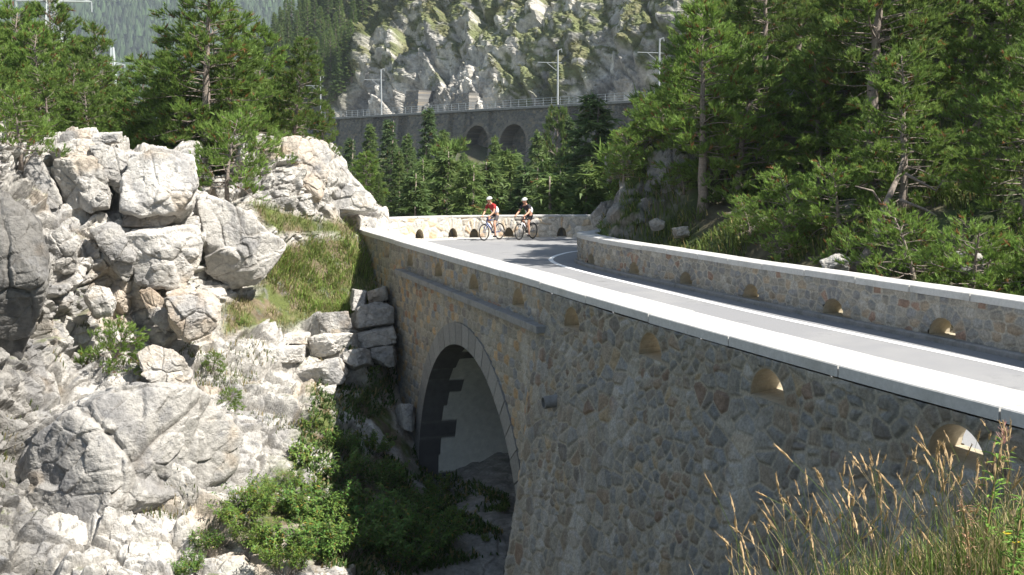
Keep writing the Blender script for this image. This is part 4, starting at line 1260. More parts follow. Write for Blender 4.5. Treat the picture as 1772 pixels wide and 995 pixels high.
# ================================================================== FAR MOUNTAIN, PYLONS
def mountain():
    nx, ny = 150, 90
    xs = np.linspace(-1100, 100, nx); v = np.linspace(0, 1, ny)
    X, V = np.meshgrid(xs, v, indexing='ij')
    Y = 1150 + 800 * V + 60 * fbm(np.stack([X * .004, V * 3, 0 * X], -1), 3, 71)
    Z = -60 + 900 * np.minimum(V, .40) + 12 * V + 40 * fbm(np.stack([X * .004, V * 3, 5 + 0 * X], -1), 4, 72)
    P = np.stack([X, Y, Z], -1)
    structure(obj('mountain', mesh('mountain', P.reshape(-1, 3), gridf(nx, ny), M['mountain'], smooth=True)))
    return P
MP = mountain()
def pylon(label, x, y, z, H, W, arms, rz=0):
    t = thing('electricity_pylon', label, 'pylon', (x, y, z), rz, None)
    mb = MB(); th = H / 190
    def leg(sx, sy, h): 
        w = W / 2 * (1 - .86 * h / H); return (sx * w, sy * w, h)
    for sx, sy in ((1, 1), (1, -1), (-1, 1), (-1, -1)): mb.bar(leg(sx, sy, 0), leg(sx, sy, H), th * 1.3)
    hs = [0]; st = W * .9
    while hs[-1] < H - 1: hs.append(min(H, hs[-1] + st)); st = max(.9, st * .86)
    for a, b in zip(hs[:-1], hs[1:]):
        for (p, q) in (((1, 1), (1, -1)), ((1, -1), (-1, -1)), ((-1, -1), (-1, 1)), ((-1, 1), (1, 1))):
            mb.bar(leg(*p, a), leg(*q, b), th * .8); mb.bar(leg(*q, a), leg(*p, b), th * .8); mb.bar(leg(*p, b), leg(*q, b), th * .8)
    mb.build('lattice_tower', M['pylon'], t)
    for (h, r) in arms:
        m2 = MB(); w = W / 2 * (1 - .86 * h / H)
        for sy in (-1, 1):
            m2.bar((-r, 0, h), (0, sy * w, h), th); m2.bar((r, 0, h), (0, sy * w, h), th)
        m2.bar((-r, 0, h), (-w, 0, h + r * .22), th); m2.bar((r, 0, h), (w, 0, h + r * .22), th); m2.bar((-r, 0, h), (r, 0, h), th)
        m2.build('crossarm', M['pylon'], t)
        for sx in (-1, 1):
            m3 = MB(); m3.bar((sx * r, 0, h), (sx * r, 0, h - H * .045), th * .8); m3.build('insulator', M['pylon'], t)
    return t
p = at(106, 300, 300); b0 = ground_z(np.array(p[0]), np.array(p[1]))
top = at(106, 2, 300)[2]
zb = float(b0) - 2
pylon('large pale lattice pylon rising behind the left pines', p[0], p[1], zb, top - zb + 14, 8.5, [(top - zb, 9.5), (top - zb + 8, 7)], .1)
p = at(196, 135, 640); top = at(196, 82, 640)[2]
pylon('small distant lattice pylon in the gap between the pines', p[0], p[1], -20, top + 20, 9, [(top + 20 - 9.5, 6.5), (top + 20 - 17.5, 6.5)], .1)
# conductors between the two pylons
q1 = at(106, 300, 300); 
for k, (dx, h1, h2) in enumerate(((-9.3, at(106, 4, 300)[2] - 1.6, at(196, 100, 640)[2]), (9.3, at(106, 4, 300)[2] - 1.6, at(196, 100, 640)[2]))):
    pts = []
    a = Vector((float(q1[0]) + dx, 300, float(h1))); b = Vector((float(p[0]) + dx * .7, 640, float(h2)))
    for i in range(25):
        u = i / 24; c = a.lerp(b, u); c.z -= 14 * 4 * u * (1 - u) * .5; pts.append(c)
    V, F = tube(pts, .035, 5)
    tag(obj('power_line', mesh('power_line', V, F, M['wire'])), ('left' if k == 0 else 'right') + ' of two dark conductors sagging between the pylons', 'power line', 'conductors between the pylons')
# ================================================================== TREES
def rand_unit(n, r):
    v = r.normal(size=(n, 3)); return v / np.linalg.norm(v, axis=1, keepdims=True)
def tufts(P, Dr, size, K, width, spread, r, green, col_var=.25, dead=.0, lift=0.0):
    """needle brushes: K narrow blades round each direction"""
    n = len(P)
    d = Dr / (np.linalg.norm(Dr, axis=1, keepdims=True) + 1e-9)
    rr = rand_unit(n * K, r).reshape(n, K, 3)
    dirs = d[:, None] * 1.0 + rr * spread; dirs[..., 2] += lift
    dirs /= np.linalg.norm(dirs, axis=-1, keepdims=True)
    L = size[:, None] * r.uniform(.65, 1.15, (n, K))
    side = np.cross(dirs, rand_unit(n * K, r).reshape(n, K, 3)); side /= np.linalg.norm(side, axis=-1, keepdims=True) + 1e-9
    off = d[:, None] * (r.uniform(-.6, .5, (n, K)) * size[:, None])[..., None]
    b = P[:, None] + off
    w = (width * r.uniform(.7, 1.2, (n, K)))[..., None]
    V = np.stack([b - side * w * .5, b + side * w * .5, b + dirs * L[..., None]], 2).reshape(-1, 3)
    F = np.arange(len(V)).reshape(-1, 3)
    g = np.array(green)[None] * (1 + col_var * r.uniform(-1, 1, (n, 1)))
    g = g * np.array([1, 1, 1]) + r.uniform(-.012, .022, (n, 1)) * np.array([1, .35, 0])
    if dead:
        m = r.uniform(size=n) < dead; g[m] = np.array([.24, .12, .045])
    g = np.clip(g, .004, 1)
    g = np.repeat(g, K * 3, 0)
    return V, F, g
def limb(p0, d0, L, n, r, droop=0., curl=0., wob=.12):
    P = [np.array(p0, float)]; d = np.array(d0, float); d /= np.linalg.norm(d)
    for k in range(n):
        P.append(P[-1] + d * L / n)
        d = d + r.normal(size=3) * wob; d[2] += (droop if k < n * .5 else curl) / n
        d /= np.linalg.norm(d)
    return np.array(P)
def pine_mesh(H, R, seed, h0=.18, nb=64, dens=1.0, lean=0.0, ragged=.3, green=(.060, .092, .022), top=.9, bare=7, size=.19, K=13):
    """mountain pine: up-curved limbs ending in brushes of needles"""
    r = np.random.default_rng(seed)
    trunkP = [np.array([0, 0, -.5])]; az = r.uniform(0, 6.28)
    for k in range(1, 13):
        z = H * k / 12
        trunkP.append(np.array([lean * H * (k / 12) ** 1.5 * math.cos(az) + r.normal() * .025 * H / 8, lean * H * (k / 12) ** 1.5 * math.sin(az) + r.normal() * .025 * H / 8, z]))
    trunkP = np.array(trunkP)
    tr = np.linspace(.021 * H + .02, .012, 13); tr[0] *= 1.35
    MBt = MB(); MBt.tube(trunkP, tr, 9)
    TP = []; TD = []
    zs = h0 + (1 - h0) * (np.arange(nb) / nb) ** .95
    for k, f in enumerate(zs):
        f = min(.985, f + r.uniform(-.02, .02))
        base = np.array([np.interp(f * H, trunkP[:, 2], trunkP[:, i]) for i in range(3)])
        prof = (min(1, (f - h0 + .10) / .22) ** .7) * (1 - (f - h0) / (1.03 - h0)) ** .72
        L = R * prof * r.uniform(1 - ragged, 1 + ragged * .5) + .22
        a = k * 2.4 + r.uniform(-.5, .5)
        up = -.05 + .75 * f ** 1.5 + r.uniform(-.15, .15)
        d = np.array([math.cos(a), math.sin(a), up])
        B = limb(base, d, L, 6, r, -.25, .55)
        MBt.tube(B, np.linspace(max(.012, .010 * L + .010), .005, 7), 4, False)
        nsub = int(3 + L * 5)
        for q in range(nsub):
            u = r.uniform(.28, 1.0) ** .8
            pb = np.array([np.interp(u * 6, np.arange(7), B[:, i]) for i in range(3)])
            dm = B[min(6, int(u * 6) + 1)] - B[max(0, int(u * 6) - 1)]; dm = dm / (np.linalg.norm(dm) + 1e-9)
            sd = dm + r.normal(size=3) * .65; sd[2] = abs(sd[2]) * .5 + .18
            Ls = (.22 + .34 * L * (1.05 - u) * r.uniform(.5, 1.2))
            S = limb(pb, sd, Ls, 3, r, .1, .5, .2)
            if q % 2 == 0: MBt.tube(S, [.008, .006, .005, .003], 3, False)
            nt = max(2, int(Ls / .11 * dens))
            for w in range(nt):
                uu = r.uniform(.3, 1.05); pp = S[0] + (S[-1] - S[0]) * uu + r.normal(size=3) * .05
                TP.append(pp); TD.append(S[-1] - S[0] + np.array([0, 0, .25 * Ls]) + r.normal(size=3) * .3 * Ls)
        for w in range(3):
            TP.append(B[-1] + r.normal(size=3) * .05); TD.append(B[-1] - B[-2] + np.array([0, 0, .1]))
    TP.append(trunkP[-1]); TD.append(np.array([0, 0, 1.]))
    # bare dead limbs low on the trunk
    for k in range(bare):
        f = r.uniform(.08, h0 + .25); a = r.uniform(0, 6.28)
        base = np.array([np.interp(f * H, trunkP[:, 2], trunkP[:, i]) for i in range(3)])
        B = limb(base, (math.cos(a), math.sin(a), r.uniform(-.2, .3)), R * r.uniform(.35, .75), 5, r, -.4, .3, .25)
        MBt.tube(B, np.linspace(.02, .006, 6), 4, False)
        for q in range(3):
            j = r.integers(2, 5); S = limb(B[j], r.normal(size=3), R * .2, 3, r, 0, 0, .3); MBt.tube(S, [.009, .006, .004, .003], 3, False)
    TP = np.array(TP); TD = np.array(TD)
    V, F, g = tufts(TP, TD, size * r.uniform(.8, 1.2, len(TP)), K, 0.031 * size / .19, .62, r, green, dead=.035, lift=.42, col_var=.35)
    return mesh('trunk', MBt.v, MBt.f, M['bark'], smooth=True), mesh('crown', V, F, M['needles'], g)
def spruce_mesh(H, R, seed, nb=120, green=(.12, .185, .062), size=.25, K=8, droop=-.55, h0=.05, wid=.07, light=False):
    r = np.random.default_rng(seed)
    MBt = MB(); MBt.tube([(0, 0, -.8), (0, 0, H * .5), (r.normal() * .1, r.normal() * .1, H)], [.017 * H, .010 * H, .012], 8)
    TP = []; TD = []
    for k in range(nb):
        f = h0 + (1 - h0) * (k / nb) ** 1.05
        L = R * (1 - f) ** .82 * r.uniform(.68, 1.12) + .12
        a = k * 2.4 + r.uniform(-.3, .3)
        B = limb((0, 0, f * H), (math.cos(a), math.sin(a), .25 * f - .12), L, 5, r, droop, .9, .06)
        if L > .6: MBt.tube(B, np.linspace(.03, .008, 6), 3, False)
        n = int(8 + L * 15)
        for q in range(n):
            u = r.uniform(.12, 1.0) ** .75
            pb = np.array([np.interp(u * 5, np.arange(6), B[:, i]) for i in range(3)])
            sidea = a + (1 if q % 2 else -1) * r.uniform(.5, 1.1)
            ls = .34 * L * (1.08 - u) * r.uniform(.2, 1.0)
            d = np.array([math.cos(sidea), math.sin(sidea), -.22])
            TP.append(pb + d * ls + r.normal(size=3) * .05); TD.append(d + np.array([0, 0, -.15]))
    for k in range(8): TP.append(np.array([0, 0, H * (1 - .008 * k)])); TD.append(np.array([r.normal() * .5, r.normal() * .5, .9]))
    TP = np.array(TP); TD = np.array(TD)
    V, F, g = tufts(TP, TD, size * r.uniform(.7, 1.25, len(TP)), K, wid, .75, r, green, .3, dead=.006)
    return mesh('trunk', MBt.v, MBt.f, M['bark'], smooth=True), mesh('crown', V, F, M['needles'], g)

G_PINE = (.155, .24, .054); G_PINE2 = (.18, .28, .060); G_PINE3 = (.135, .205, .05)
PM = [pine_mesh(7.0, 2.0, 1, .29, 80, 1.35, .02, .25, G_PINE2, size=.17, K=14),
      pine_mesh(8.0, 2.4, 2, .16, 92, 1.25, .05, .35, G_PINE, size=.18),
      pine_mesh(8.5, 2.6, 3, .26, 90, 1.3, .07, .45, G_PINE3, bare=12, size=.18),
      pine_mesh(6.0, 2.4, 4, .06, 84, 1.3, .10, .4, G_PINE, size=.17),
      pine_mesh(9.0, 2.6, 5, .34, 90, 1.3, .03, .4, G_PINE3, bare=14, size=.19),
      pine_mesh(2.0, 1.5, 6, .02, 34, 1.3, .25, .4, G_PINE2, bare=5, size=.14, K=12)]
SM = [spruce_mesh(14, 2.6, 11, 150), spruce_mesh(12, 2.3, 12, 120, (.135, .20, .062)), spruce_mesh(13, 2.0, 13, 130, (.10, .16, .058))]
LM = [spruce_mesh(11, 2.4, 21, 120, (.16, .235, .07), .24, 8, -.1, .08, .05), spruce_mesh(13, 2.6, 22, 130, (.145, .22, .065), .26, 8, -.1, .08, .05)]
BASEH = {'P': [7., 8., 8.5, 6., 9., 2.0], 'S': [14, 12, 13], 'L': [11, 13]}
SETS = {'P': PM, 'S': SM, 'L': LM}
KIND = {'P': 'pine_tree', 'S': 'spruce_tree', 'L': 'larch_tree'}
protos = {}
def tree(kind, var, pos, height, label, group=None, rz=None, wide=1.0, tilt=(0, 0), cat=None):
    key = (kind, var)
    if key not in protos:
        t = thing(KIND[kind], label, cat or 'tree')
        tm, cm = SETS[kind][var]
        obj('trunk', tm, t); obj('crown', cm, t)
        protos[key] = t
    else:
        t = copy_tree(protos[key]); t.name = KIND[kind]
        if 'group' in t: del t['group']
    t['label'] = label; t['category'] = cat or 'tree'
    if group: t['group'] = group
    elif 'group' in t: del t['group']
    s = height / BASEH[kind][var]
    t.location = [float(v) for v in pos]
    t.rotation_euler = (tilt[0], tilt[1], rz if rz is not None else (zlib.crc32((label + '%.2f' % float(pos[0])).encode()) % 6283) / 1000)
    t.scale = (s * wide, s * wide, s)
    return t
def tree_px(kind, var, px, top_y, D, base_z, label, **k):
    """a tree standing D metres away at base_z, its tip at photo row top_y"""
    a = at(px, top_y, D)
    h = a[2] - base_z
    return tree(kind, var, (a[0], a[1], base_z), h, label, **k)
def gz(px, D):
    a = at(px, 400, D); return float(ground_z(np.array(a[0]), np.array(a[1])))

# --- the wood across the valley, in front of the railway wall
MG_ = 'conifers between the road bend and the railway wall'
mid = [  # kind, variant, px, top y, D, wide, label
 ('S', 0, 1028, 166, 62, 1.3, 'largest dark spruce, standing left of the wooded hill with its tip above the railing'),
 ('S', 2, 742, 188, 92, .95, 'slim dark spruce whose tip reaches the railing left of the two arches'),
 ('S', 1, 640, 215, 88, 1.0, 'bushy spruce at the left end of the mid wood, right of the leaning pine'),
 ('S', 2, 672, 208, 96, 1.0, 'second spruce from the left end of the mid wood'),
 ('S', 0, 705, 232, 88, 1.0, 'spruce just left of the slim dark one, its tip below the wall top'),
 ('L', 0, 768, 226, 90, .85, 'light green larch immediately left of the left blind arch'),
 ('P', 1, 798, 262, 84, .9, 'brownish pine standing before the left blind arch'),
 ('S', 1, 857, 238, 86, .62, 'spruce pointing up at the pier between the two arches'),
 ('L', 1, 893, 266, 80, .8, 'light green larch below the right blind arch'),
 ('S', 1, 930, 228, 90, .75, 'upright spruce at the right edge of the right arch'),
 ('P', 4, 962, 196, 100, .5, 'thin sparse pine in front of the wall under the middle mast'),
 ('S', 2, 985, 205, 100, 1.0, 'half hidden spruce behind the largest dark one, to its left'),
 ('S', 1, 1078, 232, 96, 1.0, 'spruce to the right of the largest dark one, by the rail wall'),
 ('L', 0, 1000, 262, 66, .9, 'low light larch at the left foot of the largest spruce'),
 ('P', 0, 632, 268, 60, 1.15, 'young pine with rusty shoots above the white rocks'),
 ('S', 1, 690, 262, 64, 1.1, 'low dark spruce right of the young rusty pine'),
 ('L', 1, 735, 275, 62, 1.0, 'low larch behind the left end of the curved parapet'),
 ('S', 1, 770, 262, 60, 1.0, 'low spruce behind the left cyclist, to his left'),
 ('L', 0, 812, 285, 58, 1.0, 'low pale larch straight behind the left cyclist'),
 ('S', 1, 845, 280, 62, 1.1, 'low dark spruce between the heads of the cyclists'),
 ('L', 0, 878, 262, 64, 1.0, 'larch straight behind and between both cyclists'),
 ('S', 2, 912, 290, 60, 1.1, 'low dark spruce above the right cyclist'),
 ('L', 1, 945, 275, 66, 1.0, 'larch right of the right cyclist'),
 ('S', 0, 975, 292, 60, 1.1, 'low spruce over the right half of the curved parapet'),
 ('S', 1, 1020, 285, 58, 1.1, 'low spruce beside the pale stone at the hill foot'),
 ('S', 1, 655, 300, 54, 1.2, 'small spruce right behind the white sloping rock'),
 ('S', 0, 1100, 215, 110, 1.0, 'spruce right of the largest one, close under the rail wall'),
 ('S', 0, 716, 300, 53, 1.3, 'lowest dark spruce above the left end of the curved parapet'),
 ('L', 0, 955, 305, 52, 1.3, 'lowest light larch above the curved parapet'),
 ('S', 2, 605, 240, 100, 1.0, 'spruce half hidden by the leaning pine at the left of the mid wood'),
]
for kd, var, px, ty, D, wd, lab in mid:
    tree_px(kd, var, px, ty, D, gz(px, D) - .2, lab, group=MG_, wide=wd * (1.15 if kd != 'P' else 1.1))
# fill behind them
r_ = np.random.default_rng(5)
for k in range(34):
    px = r_.uniform(600, 1130); D = r_.uniform(100, 150); ty = r_.uniform(240, 262) + (24 if 785 < px < 925 else 0)
    kd = 'SL'[int(r_.uniform() < .3)]
    tree_px(kd, int(r_.integers(0, 2)), px, ty, D, gz(px, D) - .3, 'conifer filling the back of the wood below the railway wall', group='back rows of the wood below the railway wall')

# --- left: pines on the crag
CG = 'pines on top of the left crag'
for var, px, ty, D, bz, wd, lab, tilt in [
 (1, 345, -62, 34.5, 2.6, 1.25, 'big pine in the middle of the crag, its crown running out of the frame', (0, 0)),
 (3, 300, 78, 36.5, 2.6, 1.35, 'bushy pine left of the big central pine', (0, 0)),
 (3, 425, 85, 36.0, 2.7, 1.35, 'bushy pine right of the big central pine', (0, 0)),
 (0, 250, 118, 38.5, 2.5, 1.4, 'pine filling the gap at the left of the central pine', (0, 0)),
 (2, 497, 72, 35.4, 2.5, .9, 'sparse leaning pine with a bare trunk over the tan overhang', (.0, .16)),
 (3, 545, 185, 36.2, 2.4, .72, 'low pine bent over the right end of the crag', (0, .2)),
 (3, 470, 140, 38.5, 2.7, 1.2, 'low pine behind the leaning one', (0, 0)),
 (3, 375, 40, 37.5, 2.6, 1.2, 'pine whose foliage merges with the right side of the central one', (0, 0)),
 (3, 335, 150, 35.2, 2.4, 1.25, 'low bushy pine at the foot of the central trunk', (0, 0)),
 (3, 395, 170, 34.8, 2.3, 1.2, 'low pine spreading over the notch right of the white block', (0, 0)),
 (3, 262, 175, 36.0, 2.3, 1.3, 'low pine over the thin tilted stone', (0, 0)),
 (0, 445, 60, 42.0, 2.6, 1.3, 'pine standing further back between the central and the leaning one', (0, 0))]:
    tree_px('P', var, px, ty, D, bz, lab, group=CG, wide=wd, tilt=tilt)
LG = 'pines at the left behind the crag'
for kd, var, px, ty, D, wd, lab in [
 ('P', 1, 95, -8, 50, 1.05, 'tall pointed pine in front of the large pylon'),
 ('P', 0, 28, 22, 46, 1.1, 'tall pine at the left edge of the frame'),
 ('P', 1, 150, 52, 47, 1.0, 'pine right of the pylon, its slope stepping down to the gap'),
 ('P', 0, 62, 60, 43, 1.1, 'bushy pine low between the left edge and the pylon'),
 ('P', 3, 118, 110, 41, 1.1, 'broad low pine below the pylon'),
 ('P', 1, 182, 120, 50, 1.0, 'rightmost pine of the left group, beside the gap to the mountain'),
 ('P', 0, -15, 60, 44, 1.1, 'pine cut by the left edge of the frame'),
 ('P', 3, 170, 165, 42, 1.2, 'low pine right behind the cracked slab'),
 ('S', 1, 218, 128, 70, 1.0, 'small dark spruce in the gap under the distant pylon'),
 ('P', 3, 40, 165, 34, .95, 'low pine right above the shaded left rocks'),
 ('P', 1, 60, 28, 55, 1.25, 'back pine between the two tallest of the left group'),
 ('P', 3, 10, 120, 38, 1.3, 'bushy low pine at the left edge above the grey rocks'),
 ('P', 3, 90, 130, 39, 1.35, 'bushy low pine in the middle of the left group'),
 ('P', 0, 135, 75, 52, 1.3, 'back pine right under the pylon crossarm'),
 ('P', 3, 150, 150, 38, 1.3, 'low bushy pine left of the cracked slab'),
 ('P', 3, 210, 170, 44, 1.3, 'low pine closing the gap between the two pine groups')]:
    tree_px(kd, var, px, ty, D, gz(px, D) - .1, lab, group=LG, wide=wd)
for px, py, D, h, lab in [(200, 620, 24.6, 1.25, 'dwarf pine growing from a crack at mid height of the crag'), (378, 612, 27.8, .5, 'tiny pine sprig on the pale ledge left of the stone courses'),
                          (405, 660, 26.2, .55, 'dwarf pine tuft above the enormous rounded boulder'), (395, 320, 31.0, 1.9, 'dark dwarf pine in the notch right of the white square block'),
                          (40, 262, 26.8, 1.4, 'dwarf pine behind the pointed grey rock'), (440, 275, 33.2, 1.5, 'dwarf pine among the roots below the central pine')]:
    p = crag_pt(px, py + 8) if py > 400 else at(px, py, D)
    tree('P', 5, p + np.array([0, -.35 if py > 400 else -.15, -.1]), h, lab, tilt=(.5 if py > 400 else 0, 0), cat='dwarf pine')
# --- larches and spruces high at the upper left, on the end of the cliff
r_ = np.random.default_rng(8)
cand = np.argwhere((CLIFF_U > -22) & (CLIFF_H < 50) & (CLIFF_U - .35 * CLIFF_H < 35) & (CLIFF_H > 2))
sel = cand[r_.choice(len(cand), 130, replace=False)]
for k, (i, j) in enumerate(sel):
    p = CLIFF_P[i, j]
    kd = 'L' if r_.uniform() < .62 else 'S'
    tree(kd, int(r_.integers(0, 2)), p - np.array([0, 0, .6]), r_.uniform(8, 13), 'larch or spruce of the steep wood at the upper left, beyond the scree gully', group='wood on the steep slope at the upper left', wide=1.0)
for px_u, hh, lab in ((44, 26, 'dark pine clump left of the grassy ledge at the top of the cliff'), (50, 30, 'dark pine at the top edge of the frame above the left cliff'), (56, 32, 'second dark pine at the top edge above the left cliff'), (66, 33, 'pine high on the cliff above the dark gully')):
    i = int(np.argmin(np.abs(CLIFF_U[:, 0] - px_u))); j = int(np.argmin(np.abs(CLIFF_H[i] - hh)))
    tree('P', 0, CLIFF_P[i, j] - np.array([0, 0, .5]), 7.5, lab, wide=1.1)

# --- right: the pine slope
RG = 'pines on the slope at the right'
right = [
 (0, 1222, 18, 32.5, 1.15, 'nearest full bright pine, alone in front at the left of the slope', 'P'),
 (4, 1330, -120, 38, 1.0, 'tall bare-stemmed pine right behind the nearest bright pine', 'P'),
 (2, 1285, -60, 46, 1.2, 'pine rising behind the nearest bright pine to the top edge', 'P'),
 (1, 1340, -150, 50, 1.25, 'high pine at the top edge between the two first stems', 'P'),
 (4, 1520, -190, 30.5, 1.15, 'pale straight stem in the middle of the slope with a high crown', 'P'),
 (2, 1400, -160, 42, 1.25, 'tall dark pine left of the pale straight stem', 'P'),
 (4, 1590, -220, 34, 1.1, 'dark stem just right of the pale straight one', 'P'),
 (4, 1690, -230, 32, 1.15, 'stem near the right edge with dead lower limbs', 'P'),
 (2, 1760, -230, 36, 1.2, 'pine at the right edge of the frame', 'P'),
 (3, 1640, 235, 27.5, 1.35, 'broad low pine spreading behind the parapet at the right', 'P'),
 (3, 1740, 290, 25.0, 1.2, 'low pine over the parapet at the right edge', 'P'),
 (3, 1560, 270, 29.5, 1.0, 'low pine behind the curved broken trunk', 'P'),
 (5, 1370, 375, 26.2, 1.1, 'small pine with rusty shoots low behind the parapet', 'P'),
 (5, 1300, 350, 28.5, 1.0, 'small pine between the nearest trunk and the rusty one', 'P'),
 (5, 1700, 420, 21.0, 1.0, 'small dark pine touching the coping at the right', 'P'),
 (3, 1385, 230, 36, 1.1, 'bushy dark pine in the hollow of the slope', 'P'),
 (2, 1470, -190, 52, 1.3, 'high pine behind the pale straight stem', 'P'),
 (1, 1650, -240, 50, 1.3, 'high pine filling the top right behind the stems', 'P'),
 (1, 1205, 105, 48, .65, 'slim pine at the left edge of the slope, its tip among the cliff rocks', 'P'),
 (2, 1740, -260, 48, 1.3, 'high pine in the top right corner', 'P'),
 (1, 1350, -200, 60, 1.3, 'far high pine at the top edge', 'P'),
 (1, 1560, -240, 60, 1.3, 'far high pine at the top edge, over the pale stem', 'P'),
 (3, 1480, 215, 40, 1.1, 'bushy pine deep in the shade left of the pale stem', 'P'),
 (1, 1262, 90, 42, .8, 'middle-sized pine just behind the nearest one, on its left', 'P'),
 (5, 1460, 395, 24.5, 1.0, 'small pine beside the foot of the curved broken trunk', 'P'),
 (5, 1600, 405, 22.8, 1.1, 'small bushy pine right of the curved broken trunk', 'P'),
 (3, 1290, 200, 41, 1.0, 'dark pine in the shade right of the nearest pine', 'P'),
 (0, 1690, 120, 40, 1.2, 'dense pine in the middle distance at the right', 'P'),
 (0, 1440, 60, 46, 1.2, 'dense pine in the middle distance, left of the pale stem', 'P'),
 (0, 1600, 70, 44, 1.2, 'dense pine in the middle distance behind the twin stems', 'P'),
]
for var, px, ty, D, wd, lab, kd in right:
    tree_px(kd, var, px, ty, D, gz(px, D) - .1, lab, group=RG, wide=wd)
# low pine scrub that closes the slope
r_ = np.random.default_rng(64); kk = 0
spots = []
for D0 in (21, 23.5, 26, 29, 32, 36, 40, 45, 51, 58):
    for px in np.arange(1195 if D0 > 30 else 1300, 1840, 62 * 30 / D0 * 1.15):
        q = px + r_.uniform(-22, 22); D = D0 + r_.uniform(-1.3, 1.3)
        x = (q - CX) / FPX * D
        di_ = float(poly_dist(INNER, np.array([x]), np.array([D]))[0][0])
        if di_ < 1.3 or r_.uniform() < .30: continue
        if D < 32.6 and abs(q - 1222) < 120: continue
        if D < 25 and abs(q - 1490) < 60: continue
        spots.append((q, D, x, di_))
for (q, D, x, di_) in spots:
    v = 3 if di_ > 4 and r_.uniform() < .5 else 5
    h = r_.uniform(2.4, 4.6) if v == 3 else r_.uniform(1.1, 2.3)
    if di_ < 3: h = min(h, 1.5)
    tree('P', v, (x, D, float(ground_z(np.array(x), np.array(D))) - .15), h, 'low mountain pine in the scrub covering the right slope', group='mountain pine scrub on the right slope', wide=1.2, cat='dwarf pine')
# the wood goes on beyond the right edge of the frame and shades the slope
for k in range(26):
    D = r_.uniform(8, 40); x = D * .47 + r_.uniform(1.5, 16)
    di_ = float(poly_dist(INNER, np.array([x]), np.array([D]))[0][0])
    if di_ < 6.5: continue
    tree('P', [1, 2, 4][k % 3], (x, D, float(ground_z(np.array(x), np.array(D))) - .1), r_.uniform(6.5, 8), 'pine of the same slope standing beyond the right edge of the frame', group='pines beyond the right edge of the frame')
for k, (q, D, h, lab) in enumerate([(1062, 36.6, .9, 'low dwarf pine at the foot of the hill nose'), (1090, 37.2, 1.2, 'dwarf pine draped over the hill nose under the split outcrop'), (1118, 36.2, 1.3, 'dwarf pine right of the split outcrop'), (1150, 35.5, 1.3, 'dwarf pine on the turf left of the nearest trunk'), (1105, 38.6, 1.3, 'dwarf pine on the skyline of the hill nose'), (1140, 39.0, 1.6, 'dwarf pine on the skyline left of the slim pine'), (1048, 37.8, .7, 'smallest dwarf pine, right at the end of the curved parapet')]):
    x = (q - CX) / FPX * D
    tree('P', 5, (x, D, float(ground_z(np.array(x), np.array(D))) - .1), h, lab, wide=1.1, cat='dwarf pine')
# curved broken trunk leaning over the slope and the dead limbs round it
p0 = at(1475, 468, 24.0); p0[2] = gz(1475, 24.0) - .1
pts = [at(1475, 470, 24.0), at(1500, 440, 24.1), at(1518, 405, 24.3), at(1530, 360, 24.6), at(1556, 300, 25.0), at(1566, 262, 25.4)]
t = thing('dead_tree', 'curved broken grey trunk leaning right, with bare limbs, behind the parapet', 'dead tree', pts[0])
def rel(P): return [np.asarray(q) - np.array(pts[0]) for q in P]
mb = MB(); mb.tube(rel(pts), [.13, .105, .09, .075, .055, .03], 9); mb.build('trunk', M['bark'], t, True)
for ps in ([(1556,345),(1600,362),(1640,385),(1668,420),(1690,470)], [(1530,360),(1510,330),(1480,322)], [(1518,405),(1555,450),(1590,480)], [(1566,300),(1620,330),(1640,300)], [(1650,395),(1700,420),(1712,460)]):
    q = [at(x, y, 24.5 - .12 * k) for k, (x, y) in enumerate(ps)]
    mb = MB(); mb.tube(rel(q), np.linspace(.035, .012, len(q)), 5); mb.build('limb', M['bark'], t, True)

# ================================================================== GRASS, BUSHES, GROUND COVER
def blades(P, N, H, W, r, green, lean=.5, var=.3, seg=2, dry=0.0, drycol=(.30, .24, .11)):
    n = len(P)
    a = r.uniform(0, 6.283, n); side = np.stack([np.cos(a), np.sin(a), 0 * a], -1)
    ln = np.stack([np.cos(a + 1.57), np.sin(a + 1.57), 0 * a], -1) * (lean * r.uniform(.1, 1, n))[:, None]
    up = np.array([0, 0, 1.0]) * .75 + N * .35
    H = H[:, None]; W = W[:, None]
    V = [P - side * W, P + side * W]
    m = P + (up * .6 + ln * .25) * H
    V += [m - side * W * .8, m + side * W * .8, P + (up * 1.0 + ln) * H]
    V = np.stack(V, 1).reshape(-1, 3)
    b = np.arange(n)[:, None] * 5
    F = np.concatenate([b + np.array([[0, 1, 3]]), b + np.array([[0, 3, 2]]), b + np.array([[2, 3, 4]])])
    g = np.array(green)[None] * (1 + var * r.uniform(-1, 1, (n, 1)))
    dm = r.uniform(size=n) < dry; g[dm] = np.array(drycol) * r.uniform(.7, 1.2, (dm.sum(), 1))
    return V, F, np.repeat(np.clip(g, 0, 1), 5, 0)
def stuff(name, V, F, col, m, label=None):
    o = obj(name, mesh(name, V, F, m, col)); o['kind'] = 'stuff'
    if label: o['label'] = label
    o['category'] = name.replace('_', ' ')
    return o
def on_crag(poly, n, r, soft=None):
    i = r.integers(2, 758, n * 12); j = r.integers(2, 518, n * 12)
    m = inpoly(CRAG_X[i, j], CRAG_Y[i, j], poly)
    # even out over real area
    i, j = i[m][:n], j[m][:n]
    P = CRAG_P[i, j] + r.normal(size=(len(i), 3)) * .03
    return P, CRAG_N[i, j]
r_ = np.random.default_rng(31)
Vs = []; Fs = []; Cs = []; off = 0
def acc(t):
    global off
    Vs.append(t[0]); Fs.append(t[1] + off); Cs.append(t[2]); off += len(t[0])
G1a = [(500, 425), (560, 412), (622, 400), (648, 470), (668, 545), (600, 548), (520, 540), (460, 480)]
